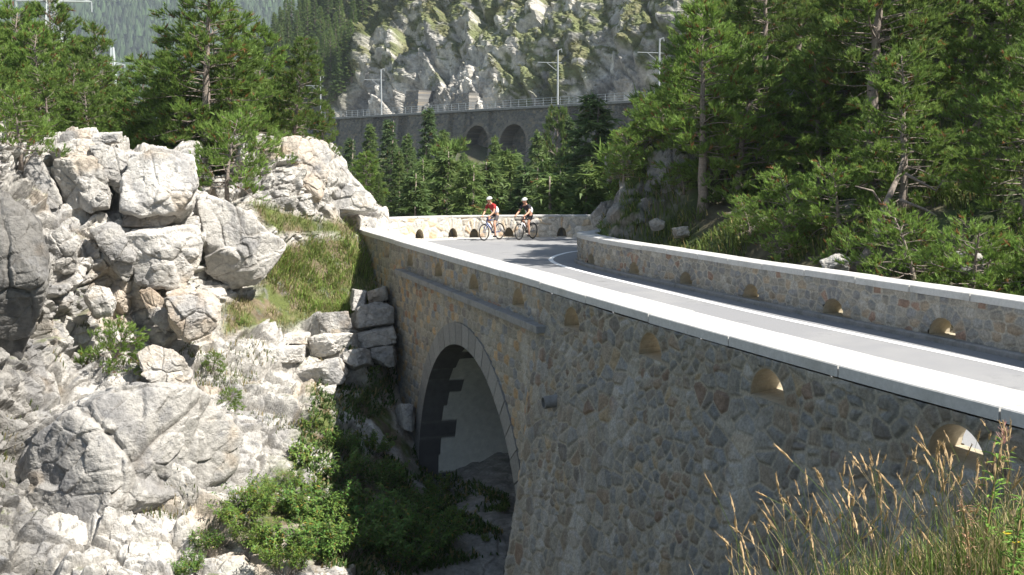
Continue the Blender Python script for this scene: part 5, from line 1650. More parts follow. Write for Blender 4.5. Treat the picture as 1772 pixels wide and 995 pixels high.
P, N = on_crag(G1a, 24000, r_); k = fbm(P * 2.2, 3, 57) + .25 > r_.uniform(-.4, .4, len(P)); P, N = P[k], N[k]; acc(blades(P, N, (.10 + .24 * sst(-.4, .7, fbm(P * 1.7, 3, 58))) * r_.uniform(.5, 1.3, len(P)), r_.uniform(.006, .012, len(P)), r_, (.18, .255, .055), 1.3, var=.4, dry=.2))
P, N = on_crag(G1, 15000, r_); k = fbm(P * 2.5, 3, 59) > -.1; P, N = P[k], N[k]; acc(blades(P, N, r_.uniform(.08, .2, len(P)), r_.uniform(.005, .01, len(P)), r_, (.20, .22, .07), .8, dry=.45, drycol=(.42, .34, .2)))
P, N = on_crag(G2, 9000, r_); acc(blades(P, N, r_.uniform(.1, .26, len(P)), r_.uniform(.006, .012, len(P)), r_, (.15, .20, .05), .8, dry=.2))
stuff('grass', np.concatenate(Vs), np.concatenate(Fs), np.concatenate(Cs), M['grass'], 'bright long grass on the shelf beside the bridge wall')
Vs = []; Fs = []; Cs = []; off = 0
P, N = on_crag([(560, 620), (690, 600), (725, 800), (880, 860), (860, 960), (700, 995), (560, 1000), (480, 900)], 14000, r_)
k = fbm(P * 1.1, 3, 51) > -.15; P, N = P[k], N[k]
acc(blades(P, N, r_.uniform(.05, .16, len(P)), r_.uniform(.012, .03, len(P)), r_, (.07, .12, .03), 1.6, dry=.18))
P, N = on_crag([(20, 560), (480, 560), (560, 760), (400, 990), (0, 990)], 16000, r_)
k = fbm(P * .9, 3, 52) > .42; P, N = P[k], N[k]
acc(blades(P, N, r_.uniform(.06, .18, len(P)), r_.uniform(.006, .014, len(P)), r_, (.10, .13, .04), 1.0, dry=.3))
stuff('ground_cover', np.concatenate(Vs), np.concatenate(Fs), np.concatenate(Cs), M['grass'], 'low herbs and grass tufts in the cracks and on the shaded slope')
# turf and undergrowth on the right slope
Vs = []; Fs = []; Cs = []; off = 0
n = 90000
px = r_.uniform(1020, 1800, n); D = 19 + 36 * r_.uniform(0, 1, n) ** 1.4
X_ = (px - CX) / FPX * D; Y_ = D
di, _s = poly_dist(INNER, X_, Y_)
m = di > .7
X_, Y_ = X_[m], Y_[m]
Z_ = ground_z(X_, Y_)
P = np.stack([X_, Y_, Z_ - .02], -1); N = np.tile([[-.4, -.2, .9]], (len(P), 1))
k = fbm(P * .7, 3, 53)
m = (k > -.05); P, N, k = P[m], N[m], k[m]
acc(blades(P, N, r_.uniform(.08, .26, len(P)) * (1 + .6 * (k > .5)), r_.uniform(.010, .022, len(P)), r_, (.11, .15, .035), 1.0, var=.45, dry=.16))
idx = np.argwhere((NOSE_D > .6) & (NOSE_G > .35)); s_ = idx[r_.choice(len(idx), 9000)]
acc(blades(NOSE_P[s_[:, 0], s_[:, 1]], NOSE_N[s_[:, 0], s_[:, 1]], r_.uniform(.07, .26, 9000), r_.uniform(.010, .02, 9000), r_, (.12, .165, .04), 1.3, var=.45, dry=.15))
stuff('undergrowth', np.concatenate(Vs), np.concatenate(Fs), np.concatenate(Cs), M['grass'], 'turf and low shrubs under the pines of the right slope')
# tussocks and dwarf shrubs on the cliff
Vs = []; Fs = []; Cs = []; off = 0
idx = np.argwhere((CLIFF_G > .45) & (CLIFF_H < 44) & (CLIFF_U > 20))
s_ = idx[r_.choice(len(idx), 7000)]
P = CLIFF_P[s_[:, 0], s_[:, 1]] + r_.normal(size=(7000, 3)) * .12
big = (fbm(P * .25, 3, 54) > .25)
V, F, g = tufts(P, np.tile([[-.2, -.2, 1.]], (7000, 1)), np.where(big, .85, .42) * r_.uniform(.6, 1.2, 7000), 8, .11, 1.1, r_, (.12, .13, .04), .4)
stuff('cliff_shrubs', V, F, g, M['grass'], 'heath tussocks and dwarf shrubs on the far cliff')
# far wood on the mountain
def far_wood():
    r = np.random.default_rng(77); n = 26000
    i = r.integers(20, 135, n); j = (r.uniform(.05, .5, n) * 89).astype(int)
    P = MP[i, j] + np.stack([r.uniform(-7, 7, n), r.uniform(-5, 5, n), np.zeros(n)], -1)
    m = fbm(P * .01, 3, 55) > -.65; P = P[m]; n = len(P)
    H = r.uniform(9, 17, n); K = 6
    V = np.zeros((n, 2 * K + 1, 3))
    for k in range(K):
        a = 2 * math.pi * k / K; rad = H * .26 * r.uniform(.7, 1.2, n)
        V[:, k] = P + np.stack([np.cos(a) * rad, np.sin(a) * rad, H * .08], -1)
        rad2 = H * .17 * r.uniform(.6, 1.2, n)
        V[:, K + k] = P + np.stack([np.cos(a + .5) * rad2, np.sin(a + .5) * rad2, H * r.uniform(.38, .52, n)], -1)
    V[:, 2 * K] = P + np.stack([0 * H, 0 * H, H], -1)
    b = np.arange(n)[:, None] * (2 * K + 1); F = []
    for k in range(K):
        k2 = (k + 1) % K
        F += [b + np.array([[k, k2, 2 * K]]), b + np.array([[K + k, K + k2, 2 * K]])]
    g = np.array([.06, .10, .04]) * r.uniform(.45, 1.7, (n, 1))
    stuff('far_wood', V.reshape(-1, 3), np.concatenate(F), np.repeat(g, 2 * K + 1, 0), M['needles'], 'hazy conifer wood covering the far mountain')
far_wood()
r_ = np.random.default_rng(66)
idx = np.argwhere((NOSE_D > .8) & (NOSE_P[..., 0] < 7)); s_ = idx[r_.choice(len(idx), 26)]
for k, (i, j) in enumerate(s_):
    tree('P', 5, NOSE_P[i, j] - NOSE_N[i, j] * .05 + np.array([-.1, -.12, -.12]), r_.uniform(.5, 1.3), 'small dwarf pine rooted in the rocky turf of the hill nose at the bend', group='dwarf pines on the hill nose at the bend', wide=1.2, cat='dwarf pine')
# leafy shrubs in the gully in front of the arch
def leafy(r, R, H, nst, nl, L, W, green, spread=.7):
    MBt = MB(); P = []; Dr = []
    for s in range(nst):
        a = r.uniform(0, 6.283); q = R * r.uniform(0, 1) ** .5
        S = limb((q * .35 * math.cos(a), q * .35 * math.sin(a), -.1), (math.cos(a) * spread * q / R, math.sin(a) * spread * q / R, 1), H * r.uniform(.6, 1.1), 5, r, .1, -.3, .1)
        MBt.tube(S, np.linspace(.010, .003, 6), 3, False)
        for k in range(nl):
            u = r.uniform(.25, 1.02) ** .8; p = np.array([np.interp(u * 5, np.arange(6), S[:, i]) for i in range(3)])
            P.append(p); b = r.uniform(0, 6.283); Dr.append((math.cos(b), math.sin(b), r.uniform(-.25, .75)))
    P = np.array(P); d = np.array(Dr); d /= np.linalg.norm(d, axis=1, keepdims=True)
    n = len(P); Ls = (L * r.uniform(.6, 1.2, n))[:, None]
    sd = np.cross(d, rand_unit(n, r) * .35 + np.array([0, 0, 1])); sd /= np.linalg.norm(sd, axis=1, keepdims=True) + 1e-9
    m = P + d * Ls * .45 + np.array([0, 0, .01]); t = P + d * Ls - np.array([0, 0, 1]) * Ls * .22
    V = np.stack([P, m - sd * W, m + sd * W, t], 1).reshape(-1, 3)
    b = np.arange(n)[:, None] * 4; F = np.concatenate([b + np.array([[0, 1, 2]]), b + np.array([[1, 3, 2]])])
    g = np.array(green)[None] * r.uniform(.55, 1.45, (n, 1)); g[:, 0] *= r.uniform(.8, 1.5, n); yl = r.uniform(size=n) < .04; g[yl] = (.30, .20, .04)
    return mesh('stems', MBt.v, MBt.f, M['bark'], smooth=True), mesh('foliage', V, F, M['leaves'], np.repeat(g, 4, 0))
BM = [leafy(np.random.default_rng(91), 1.1, 1.15, 44, 50, .19, .018, (.12, .215, .04), 1.0), leafy(np.random.default_rng(92), 1.0, .95, 40, 44, .13, .022, (.10, .20, .04)), leafy(np.random.default_rng(93), .8, .7, 30, 36, .09, .028, (.13, .23, .045))]
bp = {}
def bush(var, px, py, s, label, group, D=None, cat='shrub', P=None):
    p = crag_pt(px, py) if P is None else P
    if var not in bp:
        t = thing('shrub', label, cat); obj('stems', BM[var][0], t); obj('foliage', BM[var][1], t); bp[var] = t
    else: t = copy_tree(bp[var])
    t['label'] = label; t['category'] = cat; t['group'] = group
    t.location = [float(v) for v in p]; t.scale = (s, s, s); t.rotation_euler = (0.25, -.1, (zlib.crc32(label.encode()) % 6283) / 1000)
    return t
SG = 'leafy shrubs in the gully below the arch'
for v, px, py, s, lab in [
 (0, 465, 880, .6, 'bright green willow shrub in full sun, uppermost at the left of the shadow line'),
 (1, 520, 900, .75, 'bright shrub right at the shadow line, tallest of the sunlit ones'),
 (0, 440, 945, .6, 'bright sunlit shrub by the lower rock ledge'),
 (1, 530, 975, .8, 'bright shrub at the bottom edge, left of the shadow line'),
 (0, 495, 1010, .6, 'sunlit shrub cut by the bottom edge'),
 (1, 360, 930, .55, 'low twiggy shrub hanging over the pale ledge at the lower left'),
 (1, 330, 985, .5, 'low shrub below the twiggy one at the bottom edge'),
 (2, 530, 790, .75, 'small yellowish shrub on the scree above the sunlit shrubs'),
 (2, 548, 730, .65, 'topmost small shrub on the scree at the shadow line'),
 (1, 600, 830, .85, 'shaded shrub just right of the shadow line'),
 (1, 640, 900, 1.0, 'big shaded shrub in the middle of the gully'),
 (1, 590, 960, 1.0, 'shaded shrub at the bottom, left of the big one'),
 (1, 690, 970, 1.0, 'shaded shrub at the bottom edge below the big one'),
 (1, 720, 890, .85, 'shaded shrub right of the big one'),
 (1, 570, 900, 1.0, 'tall shaded shrub touching the shadow line from the right'),
 (1, 660, 940, 1.0, 'shaded shrub below the big one in the middle of the gully'),
 (1, 740, 940, .9, 'shaded shrub at the lower right of the gully'),
 (1, 650, 845, .95, 'shaded shrub above the big one'),
 (0, 555, 925, .6, 'sunlit shrub whose right half lies in the shadow of the bridge'),
 (2, 480, 965, .9, 'full bright shrub near the bottom edge, between the ledge and the shadow line'),
 (2, 540, 850, .8, 'sunlit shrub on the scree just left of the shadow line'),
 (0, 500, 845, .5, 'sunlit shrub on the rock edge above the brightest ones'),
 (0, 430, 900, .7, 'sunlit shrub leaning over the pale ledge'),
 (1, 590, 780, .7, 'half-lit shrub on the scree below the stone courses'),
 (2, 760, 860, .9, 'shaded round-leaved shrub at the foot of the arch jamb'),
 (2, 790, 900, .6, 'shaded round-leaved shrub on the gravel in front of the arch'),
 (2, 650, 780, .8, 'shaded shrub on the earth slope beside the wall'),
 (2, 680, 830, .8, 'shaded shrub between the earth slope and the arch'),
 (2, 640, 650, .45, 'small shaded plant under the stacked blocks'),
 (2, 620, 700, .6, 'small shaded shrub on the upper earth slope'),
 (2, 868, 888, .4, 'lone small green plant on the gravel under the arch'),
 (2, 840, 935, .25, 'tiny lone plant on the gravel below the arch')]:
    bush(v, px, py, s, lab, SG)
for v, px, py, s, lab in [(2, 600, 430, .45, 'broad-leaved herb at the top of the grass shelf'), (2, 570, 480, .35, 'broad-leaved herb in the middle of the grass shelf'), (2, 418, 560, .3, 'small green herb at the left foot of the grass shelf')]:
    bush(v, px, py, s, lab, 'herbs on the grass shelf', cat='herb')
for k, (px, D, s, lab) in enumerate([(1085, 36.3, 1.0, 'low leafy bush on the nose of the hill beside the split outcrop'), (1120, 35.0, .9, 'low leafy bush on the hill left of the nearest pine'), (1065, 36.0, .6, 'small leafy bush at the foot of the split outcrop'), (1150, 34.0, .8, 'leafy bush under the left limbs of the nearest pine'), (1100, 37.5, .9, 'leafy bush higher on the hill nose'), (1135, 37.5, .9, 'leafy bush on the skyline of the hill nose'), (1380, 31, 1.6, 'light green broadleaf bush in the shade left of the pale stem'), (1430, 33, 1.9, 'broadleaf bush straight behind the pale stem'), (1320, 33, 1.5, 'broadleaf bush right of the nearest pine'), (1480, 35, 1.6, 'broadleaf bush right of the pale stem, deep in shade')]):
    a = at(px, 300, D); bush(2, 0, 0, s, lab, 'broadleaf bushes under the pines', P=np.array([a[0], a[1], gz(px, D) - .1]))

# ================================================================== FOREGROUND BANK
r_ = np.random.default_rng(41)
def bank_pt(px, D):
    a = at(px, 990, D); return np.array([a[0], a[1], float(ground_z(np.array(a[0]), np.array(a[1])))])
Vs = []; Fs = []; Cs = []; off = 0
n = 6500
px = 1180 + 700 * r_.uniform(0, 1, n) ** .7; D = r_.uniform(3.4, 6.2, n)
X_ = (px - CX) / FPX * D; Z_ = ground_z(X_, D)
P = np.stack([X_, D, Z_ - .02], -1); N = np.tile([[0, 0, 1.]], (n, 1))
acc(blades(P, N, r_.uniform(.08, .26, n) * np.interp(px, [1200, 1500, 1800], [.4, .7, 1.0]), r_.uniform(.0015, .0035, n), r_, (.13, .19, .04), .9, dry=.35, drycol=(.42, .33, .17)))
# flowering grasses: curved stalks with a spindle of seeds
def stalks(n, r):
    V = []; F = []; Cc = []
    for k in range(n):
        px = 1230 + 560 * r.uniform() ** .72; D = r.uniform(3.6, 5.2)
        x = (px - CX) / FPX * D; z = float(ground_z(np.array(x), np.array(D)))
        top_y = np.interp(px, [1230, 1420, 1560, 1700, 1772], [975, 895, 830, 815, 795]) + r.normal() * 42
        h = max(.15, at(px, top_y, D)[2] - z)
        ln = r.normal() * .22 - (.25 if r.uniform() < .3 else 0)
        w = .0017
        pts = [np.array([x + ln * h * u ** 1.8, D + .05 * u * r.normal(), z + h * (u - .06 * abs(ln) * u * u)]) for u in np.linspace(0, 1, 8)]
        dry = r.uniform() < .6
        stem = np.array([.42, .34, .20]) if dry else np.array([.16, .22, .06])
        a, f = tube(pts, np.linspace(w, w * .5, 8), 3, False)
        o = len(V); V += [tuple(q) for q in a]; F += [tuple(i + o for i in q) for q in f]; Cc += [stem] * len(a)
        if r.uniform() < .8:
            hl = r.uniform(.045, .10); d = pts[-1] - pts[-2]; d /= np.linalg.norm(d)
            sp = [pts[-1] + d * hl * (u - .5) for u in np.linspace(0, 1, 7)]
            a, f = tube(sp, np.array([.001, .0028, .0038, .0040, .0032, .002, .0006]) * r.uniform(.7, 1.1), 5, False)
            o = len(V); V += [tuple(np.array(q) + r.normal(size=3) * .0012) for q in a]; F += [tuple(i + o for i in q) for q in f]
            hc = np.array([.50, .36, .20]) * r.uniform(.75, 1.15); Cc += [hc] * len(a)
            for q in range(14):          # awns
                u = r.uniform(); p = pts[-1] + d * hl * (u - .5); e = p + d * .012 + r.normal(size=3) * .006; s = r.normal(size=3) * .0012
                o = len(V); V += [tuple(p - s), tuple(p + s), tuple(e)]; F.append((o, o + 1, o + 2)); Cc += [hc] * 3
    me = mesh('seeding_grass', np.array(V), F, M['grass'], np.array(Cc))
    o = obj('seeding_grass', me); o['kind'] = 'stuff'; o['label'] = 'tall seeding grasses at the lower right'; o['category'] = 'grass'
stalks(230, r_)
stuff('bank_grass', np.concatenate(Vs), np.concatenate(Fs), np.concatenate(Cs), M['grass'], 'short green and dry grass on the near bank')
def herb(name, label, base, H, nleaf, L, W, green, seed, head=None, lean=(0, 0), cat='plant'):
    r = np.random.default_rng(seed)
    t = thing(name, label, cat, base)
    pts = [np.array([lean[0] * u ** 1.5, lean[1] * u, H * u]) for u in np.linspace(0, 1, 8)]
    mb = MB(); mb.tube(pts, np.linspace(.006, .0025, 8), 6); mb.build('stem', M['stem'], t, True)
    V = []; F = []; g = []
    for k in range(nleaf):
        u = r.uniform(.12, .92); p = np.array([np.interp(u * 7, np.arange(8), np.array(pts)[:, i]) for i in range(3)])
        a = k * 2.4 + r.uniform(-.3, .3); d = np.array([math.cos(a), math.sin(a), .55]); d /= np.linalg.norm(d)
        sd = np.cross(d, [0, 0, 1]); sd /= np.linalg.norm(sd); l = L * r.uniform(.7, 1.15) * (1.1 - .6 * abs(u - .5))
        q = [p, p + d * l * .35 + np.array([0, 0, .004]), p + d * l * .7 - np.array([0, 0, l * .08]), p + d * l - np.array([0, 0, l * .28])]
        o = len(V); V += [q[0], q[1] - sd * W, q[1], q[1] + sd * W, q[2] - sd * W * .8, q[2] - np.array([0, 0, .003]), q[2] + sd * W * .8, q[3]]
        F += [(o, o + 1, o + 2), (o, o + 2, o + 3), (o + 1, o + 4, o + 5, o + 2), (o + 2, o + 5, o + 6, o + 3), (o + 4, o + 7, o + 5), (o + 5, o + 7, o + 6)]
        c = np.array(green) * r.uniform(.75, 1.25); g += [c] * 8
    obj('leaves', mesh('leaves', np.array(V), F, M['leaves'], np.array(g)), t)
    if head is not None:
        V = []; F = []; g = []
        tip = pts[-1]
        for k in range(60):
            u = r.uniform(0, 1) ** 1; b = tip + np.array([0, 0, (u - .55) * head[0]]); a = r.uniform(0, 6.28)
            d = np.array([math.cos(a), math.sin(a), .9]) ; d /= np.linalg.norm(d); e = b + d * head[1] * (1.1 - u) * r.uniform(.5, 1.2)
            s = np.cross(d, [0, 0, 1]) * .0022; o = len(V); V += [b - s, b + s, e + s * .6, e - s * .6]; F.append((o, o + 1, o + 2, o + 3)); c = np.array(head[2]) * r.uniform(.7, 1.3); g += [c] * 4
        obj('seed_head', mesh('seed_head', np.array(V), F, M['leaves'], np.array(g)), t)
    return t
M['stem'] = mat('plant_stem', (.22, .16, .07), rough=.7)
b_ = bank_pt(1700, 4.3); h_ = at(1725, 745, 4.3)[2] - b_[2]
herb('fireweed', 'tall leafy fireweed with a pinkish seed head, standing in front of the nearest scupper', b_, h_, 46, .085, .0075, (.16, .28, .045), 1, (.10, .045, (.42, .22, .20)), (.06, 0))
b_ = bank_pt(1762, 4.0)
herb('fireweed', 'bushy green herb at the right edge of the frame beside the tall fireweed', b_, at(1762, 850, 4.0)[2] - b_[2], 60, .07, .006, (.13, .24, .04), 2, None, (.0, 0))
b_ = bank_pt(1745, 3.7)
herb('fireweed', 'lower green herb in the bottom right corner', b_, at(1745, 900, 3.7)[2] - b_[2], 70, .065, .006, (.14, .25, .04), 3, None, (.03, 0))
herb('fireweed', 'withered reddish plant leaning left of the tall fireweed', bank_pt(1680, 4.2), .34, 30, .05, .004, (.36, .20, .12), 4, (.08, .03, (.45, .30, .22)), (-.05, 0))
# big soft leaves at the bottom
def rosette(px, D, s, seed, label):
    r = np.random.default_rng(seed); b = bank_pt(px, D)
    t = thing('leaf_rosette', label, 'plant', b, 0, 'broad-leaved rosettes on the near bank')
    for k in range(9):
        a = k * 2.4 + r.uniform(-.3, .3); n = 9; V = []; g = []
        L = s * r.uniform(.7, 1.1); W = L * .36
        for i in range(n):
            u = i / (n - 1); w = W * math.sin(math.pi * min(1, u * .93 + .05)) ** .8 * (1 + .12 * math.sin(i * 2.5))
            c = np.array([math.cos(a), math.sin(a), 0]) * L * u + np.array([0, 0, L * (.75 * u - .55 * u * u) + .01]); sd = np.array([-math.sin(a), math.cos(a), 0])
            V += [c - sd * w + np.array([0, 0, w * .3]), c, c + sd * w + np.array([0, 0, w * .3])]
            g += [np.array([.30, .42, .10]) * r.uniform(.85, 1.1)] * 3
        obj('leaf', mesh('leaf', np.array(V), gridf(n, 3), M['leaves'], np.array(g), smooth=True), t)
for k, (px, D, s, lab) in enumerate([(1520, 3.65, .24, 'leftmost pale broad-leaved rosette at the bottom edge'), (1580, 3.6, .26, 'second pale rosette from the left at the bottom edge'), (1640, 3.7, .26, 'pale rosette below the nearest scupper'), (1700, 3.6, .25, 'pale rosette at the foot of the tall fireweed'), (1765, 3.6, .24, 'rosette in the bottom right corner')]):
    rosette(px, D, s, 60 + k, lab)
# tiny yellow flower heads at the right edge
for k, (px, py, lab) in enumerate([(1738, 925, 'small yellow flower, the higher of two near the right edge'), (1752, 940, 'small yellow flower, the lower of two near the right edge')]):
    p = at(px, py, 3.9); t = thing('yellow_flower', lab, 'flower', (p[0], p[1], p[2] - .25), 0, 'yellow flowers at the right edge')
    mb = MB(); mb.tube([(0, 0, 0), (.01, 0, .25)], [.0015, .001], 4); mb.build('stem', M['stem'], t)
    mb = MB()
    for q in range(10):
        a = q * .628; mb.add([(.01, 0, .25), (.01 + .013 * math.cos(a - .2), .013 * math.sin(a - .2), .256), (.01 + .016 * math.cos(a), .016 * math.sin(a), .257), (.01 + .013 * math.cos(a + .2), .013 * math.sin(a + .2), .256)], [(0, 1, 2, 3)])
    M.setdefault('yellow', mat('yellow_petal', (.7, .5, .03), rough=.6)); mb.build('petals', M['yellow'], t)
# ================================================================== CYCLISTS
HEAD = np.array([-.60, -.80])             # riding towards the camera and to the left
def skin(name, pts, edges, rads, m, parent, sub=2, root=0):
    me = bpy.data.meshes.new(name); me.from_pydata([tuple(p) for p in pts], edges, []); me.update()
    o = bpy.data.objects.new(name, me); C.objects.link(o)
    md = o.modifiers.new('Skin', 'SKIN'); md.use_smooth_shade = True; md.branch_smoothing = .4
    lay = me.skin_vertices[0].data if me.skin_vertices else None
    if lay is None:
        bm = bmesh.new(); bm.from_mesh(me); bm.verts.layers.skin.verify(); bm.to_mesh(me); bm.free(); lay = me.skin_vertices[0].data
    for i, r in enumerate(rads): lay[i].radius = (r, r) if not hasattr(r, '__len__') else r; lay[i].use_root = (i == root)
    ss = o.modifiers.new('Subsurf', 'SUBSURF'); ss.levels = sub; ss.render_levels = sub
    dg = bpy.context.evaluated_depsgraph_get(); dg.update()
    ev = o.evaluated_get(dg); m2 = bpy.data.meshes.new_from_object(ev)
    bpy.data.objects.remove(o); m2.materials.clear(); m2.materials.append(m)
    m2.polygons.foreach_set('use_smooth', np.ones(len(m2.polygons), bool))
    return obj(name, m2, parent)
def ellip(name, c, r, m, parent, n=20, cut=None, R=None):
    bm = bmesh.new(); bmesh.ops.create_uvsphere(bm, u_segments=n, v_segments=n // 2, radius=1)
    for v in bm.verts:
        p = Vector((v.co.x * r[0], v.co.y * r[1], v.co.z * r[2]))
        if cut is not None and v.co.z < cut: p.z = r[2] * cut
        if R: p = R @ p
        v.co = p + Vector(c)
    me = bpy.data.meshes.new(name); bm.to_mesh(me); bm.free(); me.materials.append(m)
    me.polygons.foreach_set('use_smooth', np.ones(len(me.polygons), bool))
    return obj(name, me, parent)
CYG = 'road bicycles on the bend'; PEG = 'cyclists on the bend'
WR = .335
def cyclist(px, D, bike_label, label, frame_m, fork_m, jersey_m, jersey_side_m, shorts_m, glove_m, pose):
    p = at(px, 415, D); X, Y = p[0], D
    ang = math.atan2(HEAD[1], HEAD[0]) + pose.get('turn', 0)
    # local frame: +x forward, +y to the rider's left, z up
    b = thing('road_bicycle', bike_label, 'bicycle', (X, Y, .005), ang, CYG)
    BB = Vector((-.02, 0, .28)); ST = Vector((-.16, 0, .80)); HT = Vector((.37, 0, .86)); HB = Vector((.41, 0, .72)); RA = Vector((-.43, 0, WR)); FA = Vector((.57, 0, WR))
    mb = MB()
    for a, c, r in ((BB, ST, .017), (ST, HT + Vector((0, 0, -.06)), .017), (BB, HB, .022), (HT + Vector((-.01, 0, .02)), HB, .021)): mb.tube([a, c], r, 8)
    for s in (-1, 1):
        mb.tube([BB + Vector((0, s * .03, 0)), RA + Vector((0, s * .065, 0))], .010, 6)
        mb.tube([ST + Vector((.01, s * .02, -.05)), RA + Vector((0, s * .065, 0))], .008, 6)
    mb.build('frame', frame_m, b, True)
    mb = MB()
    for s in (-1, 1): mb.tube([HB + Vector((0, s * .03, -.02)), HB + Vector((.05, s * .05, -.18)), FA + Vector((0, s * .05, 0))], [.018, .015, .009], 6)
    mb.build('fork', fork_m, b, True)
    for c, nm in ((RA, 'wheel'), (FA, 'wheel')):
        mb = MB(); mb.ring(c, (0, 1, 0), WR - .018, .016, 40, 8); w = mb.build('wheel', M['black_rubber'], b, True)
        mb = MB(); mb.ring(c, (0, 1, 0), WR - .045, .013, 40, 6); mb.build('rim', M['black_frame'], w, True)
        mb = MB(); mb.tube([c + Vector((0, -.04, 0)), c + Vector((0, .04, 0))], .02, 8)
        for q in range(20):
            a = q * math.pi / 10; mb.bar(c + Vector((0, .025 * (-1) ** q, 0)), c + Vector((math.cos(a) * (WR - .045), 0, math.sin(a) * (WR - .045))), .0035)
        mb.build('spokes', M['steel'], w)
    mb = MB(); mb.tube([HT + Vector((0, 0, .03)), HT + Vector((.08, 0, .07))], .016, 6)
    mb.tube([HT + Vector((.08, -.21, .07)), HT + Vector((.08, .21, .07))], .014, 6)
    for s in (-1, 1): mb.tube([HT + Vector((.08, s * .21, .07)), HT + Vector((.17, s * .21, .075)), HT + Vector((.20, s * .21, .01)), HT + Vector((.15, s * .215, -.06)), HT + Vector((.07, s * .215, -.07))], .014, 6)
    mb.build('handlebar', M['black_frame'], b, True)
    mb = MB(); mb.tube([ST, ST + Vector((-.035, 0, .13))], .013, 6); mb.build('seat_post', M['black_frame'], b)
    ellip('saddle', ST + Vector((-.05, 0, .15)), (.14, .065, .03), M['black_frame'], b)
    mb = MB(); mb.ring(BB + Vector((0, -.05, 0)), (0, 1, 0), .085, .007, 28, 5); mb.tube([BB + Vector((0, -.07, 0)), BB + Vector((0, .07, 0))], .02, 8)
    ca = pose['crank']
    cl = {}
    for s in (-1, 1):
        a = ca if s == 1 else ca + math.pi
        e = BB + Vector((.17 * math.cos(a), s * .08, .17 * math.sin(a))); cl[s] = e
        mb.bar(BB + Vector((0, s * .08, 0)), e, .016, .026); mb.box(e + Vector((0, s * .04, 0)), (.09, .07, .02))
    mb.build('crankset', M['black_frame'], b)
    mb = MB(); mb.tube([BB.lerp(HB, .35) + Vector((-.02, 0, .05)), BB.lerp(HB, .72) + Vector((-.02, 0, .05))], .036, 10); mb.build('bottle', M['white_cloth'], b, True)
    # ---- the rider
    t = thing('person', label, 'cyclist', (X, Y, .005), ang, PEG)
    hip = ST + Vector((-.05, 0, .21)); chest = hip + Vector((.30, 0, .38)) * pose.get('up', 1); neck = chest + Vector((.085, 0, .085)); head = neck + Vector((.065, 0, .105))
    pts = []; ed = []; rd = []
    def v(p, r, par=None):
        pts.append(Vector(p)); rd.append(r)
        if par is not None: ed.append((par, len(pts) - 1))
        return len(pts) - 1
    i0 = v(hip, (.135, .125)); i1 = v(hip.lerp(chest, .45) + Vector((-.03, 0, .03)), (.125, .115), i0); i2 = v(chest + Vector((-.02, 0, 0)), (.145, .125), i1); i3 = v(neck, .058, i2)
    i4 = v(neck + Vector((.03, 0, .045)), .055, i3); i5 = v(head, (.088, .10), i4); i6 = v(head + Vector((-.005, 0, .075)), (.085, .095), i5)
    arms = {}; legs = {}
    for s in (-1, 1):
        sh = chest + Vector((.02, s * .185, .01)); hand = HT + (Vector((.15, s * .21, .10)) if pose['hands'] == 'hoods' else Vector((.09, s * .17, .095)))
        el = sh.lerp(hand, .5) + Vector((-.05, s * .05, -.055)); wr = el.lerp(hand, .88)
        a = v(sh, .060, i2); b_ = v(sh.lerp(el, .5), .048, a); c_ = v(el, .038, b_); d_ = v(el.lerp(wr, .45), .036, c_); e_ = v(wr, .024, d_)
        f_ = v(hand + Vector((0, 0, .005)), (.036, .028), e_)
        for q in range(4):      # fingers over the bar
            o1 = hand + Vector((.03, s * (-.026 + .017 * q), .008)); g1 = v(o1, .0095, f_); g2 = v(o1 + Vector((.028 - .003 * q, 0, -.02)), .0085, g1); v(o1 + Vector((.018, 0, -.045)), .0075, g2)
        g1 = v(hand + Vector((.005, -s * .038, -.005)), .0105, f_); v(hand + Vector((.03, -s * .045, -.028)), .009, g1)
        arms[s] = (sh, el, wr, hand)
        hj = hip + Vector((.02, s * .09, -.03)); ft = cl[s] + Vector((-.04, s * .03, .10))
        L1, L2 = .43, .43; dv = ft - hj; dl = min(dv.length, L1 + L2 - .01); aa = math.acos((L1 ** 2 + dl ** 2 - L2 ** 2) / (2 * L1 * dl)); u = dv.normalized()
        pr = Vector((u.z, 0, -u.x)); pr = -pr if pr.x < 0 else pr; kn = hj + u * L1 * math.cos(aa) + pr.normalized() * L1 * math.sin(aa) + Vector((0, s * .01, 0))
        a = v(hj, .092, i0); b_ = v(hj.lerp(kn, .5), .080, a); c_ = v(kn, .056, b_); d_ = v(kn.lerp(ft, .35) + Vector((-.015, 0, 0)), .056, c_); e_ = v(kn.lerp(ft, .8), .034, d_); f_ = v(ft, .034, e_)
        g_ = v(cl[s] + Vector((-.05, s * .03, .055)), .034, f_); v(cl[s] + Vector((.10, s * .03, .035)), (.036, .024), g_)
        legs[s] = (hj, kn, ft)
    skin('body', pts, ed, rd, M['skin'], t, 1)
    # face
    hd = head + Vector((.0, 0, .01)); fw = Vector((1, 0, 0))
    ellip('nose', head + Vector((.085, 0, .01)), (.018, .012, .02), M['skin'], t, 10)
    for s in (-1, 1): ellip('ear', head + Vector((-.005, s * .078, .015)), (.018, .009, .028), M['skin'], t, 10)
    mb = MB(); mb.tube([head + Vector((-.0, -.082, .045)), head + Vector((.075, -.055, .042)), head + Vector((.09, 0, .04)), head + Vector((.075, .055, .042)), head + Vector((0, .082, .045))], [.004, .017, .014, .017, .004], 6); mb.build('sunglasses', M['lens'], t, True)
    mb = MB(); mb.tube([head + Vector((.078, -.022, -.038)), head + Vector((.084, 0, -.04)), head + Vector((.078, .022, -.038))], .004, 5); mb.build('mouth', M['red_glove'], t)
    h_ = ellip('helmet', head + Vector((-.012, 0, .065)), (.135, .105, .098), M['helmet_white'], t, 26, -.12, Matrix.Rotation(math.radians(10), 3, 'Y'))
    mb = MB()
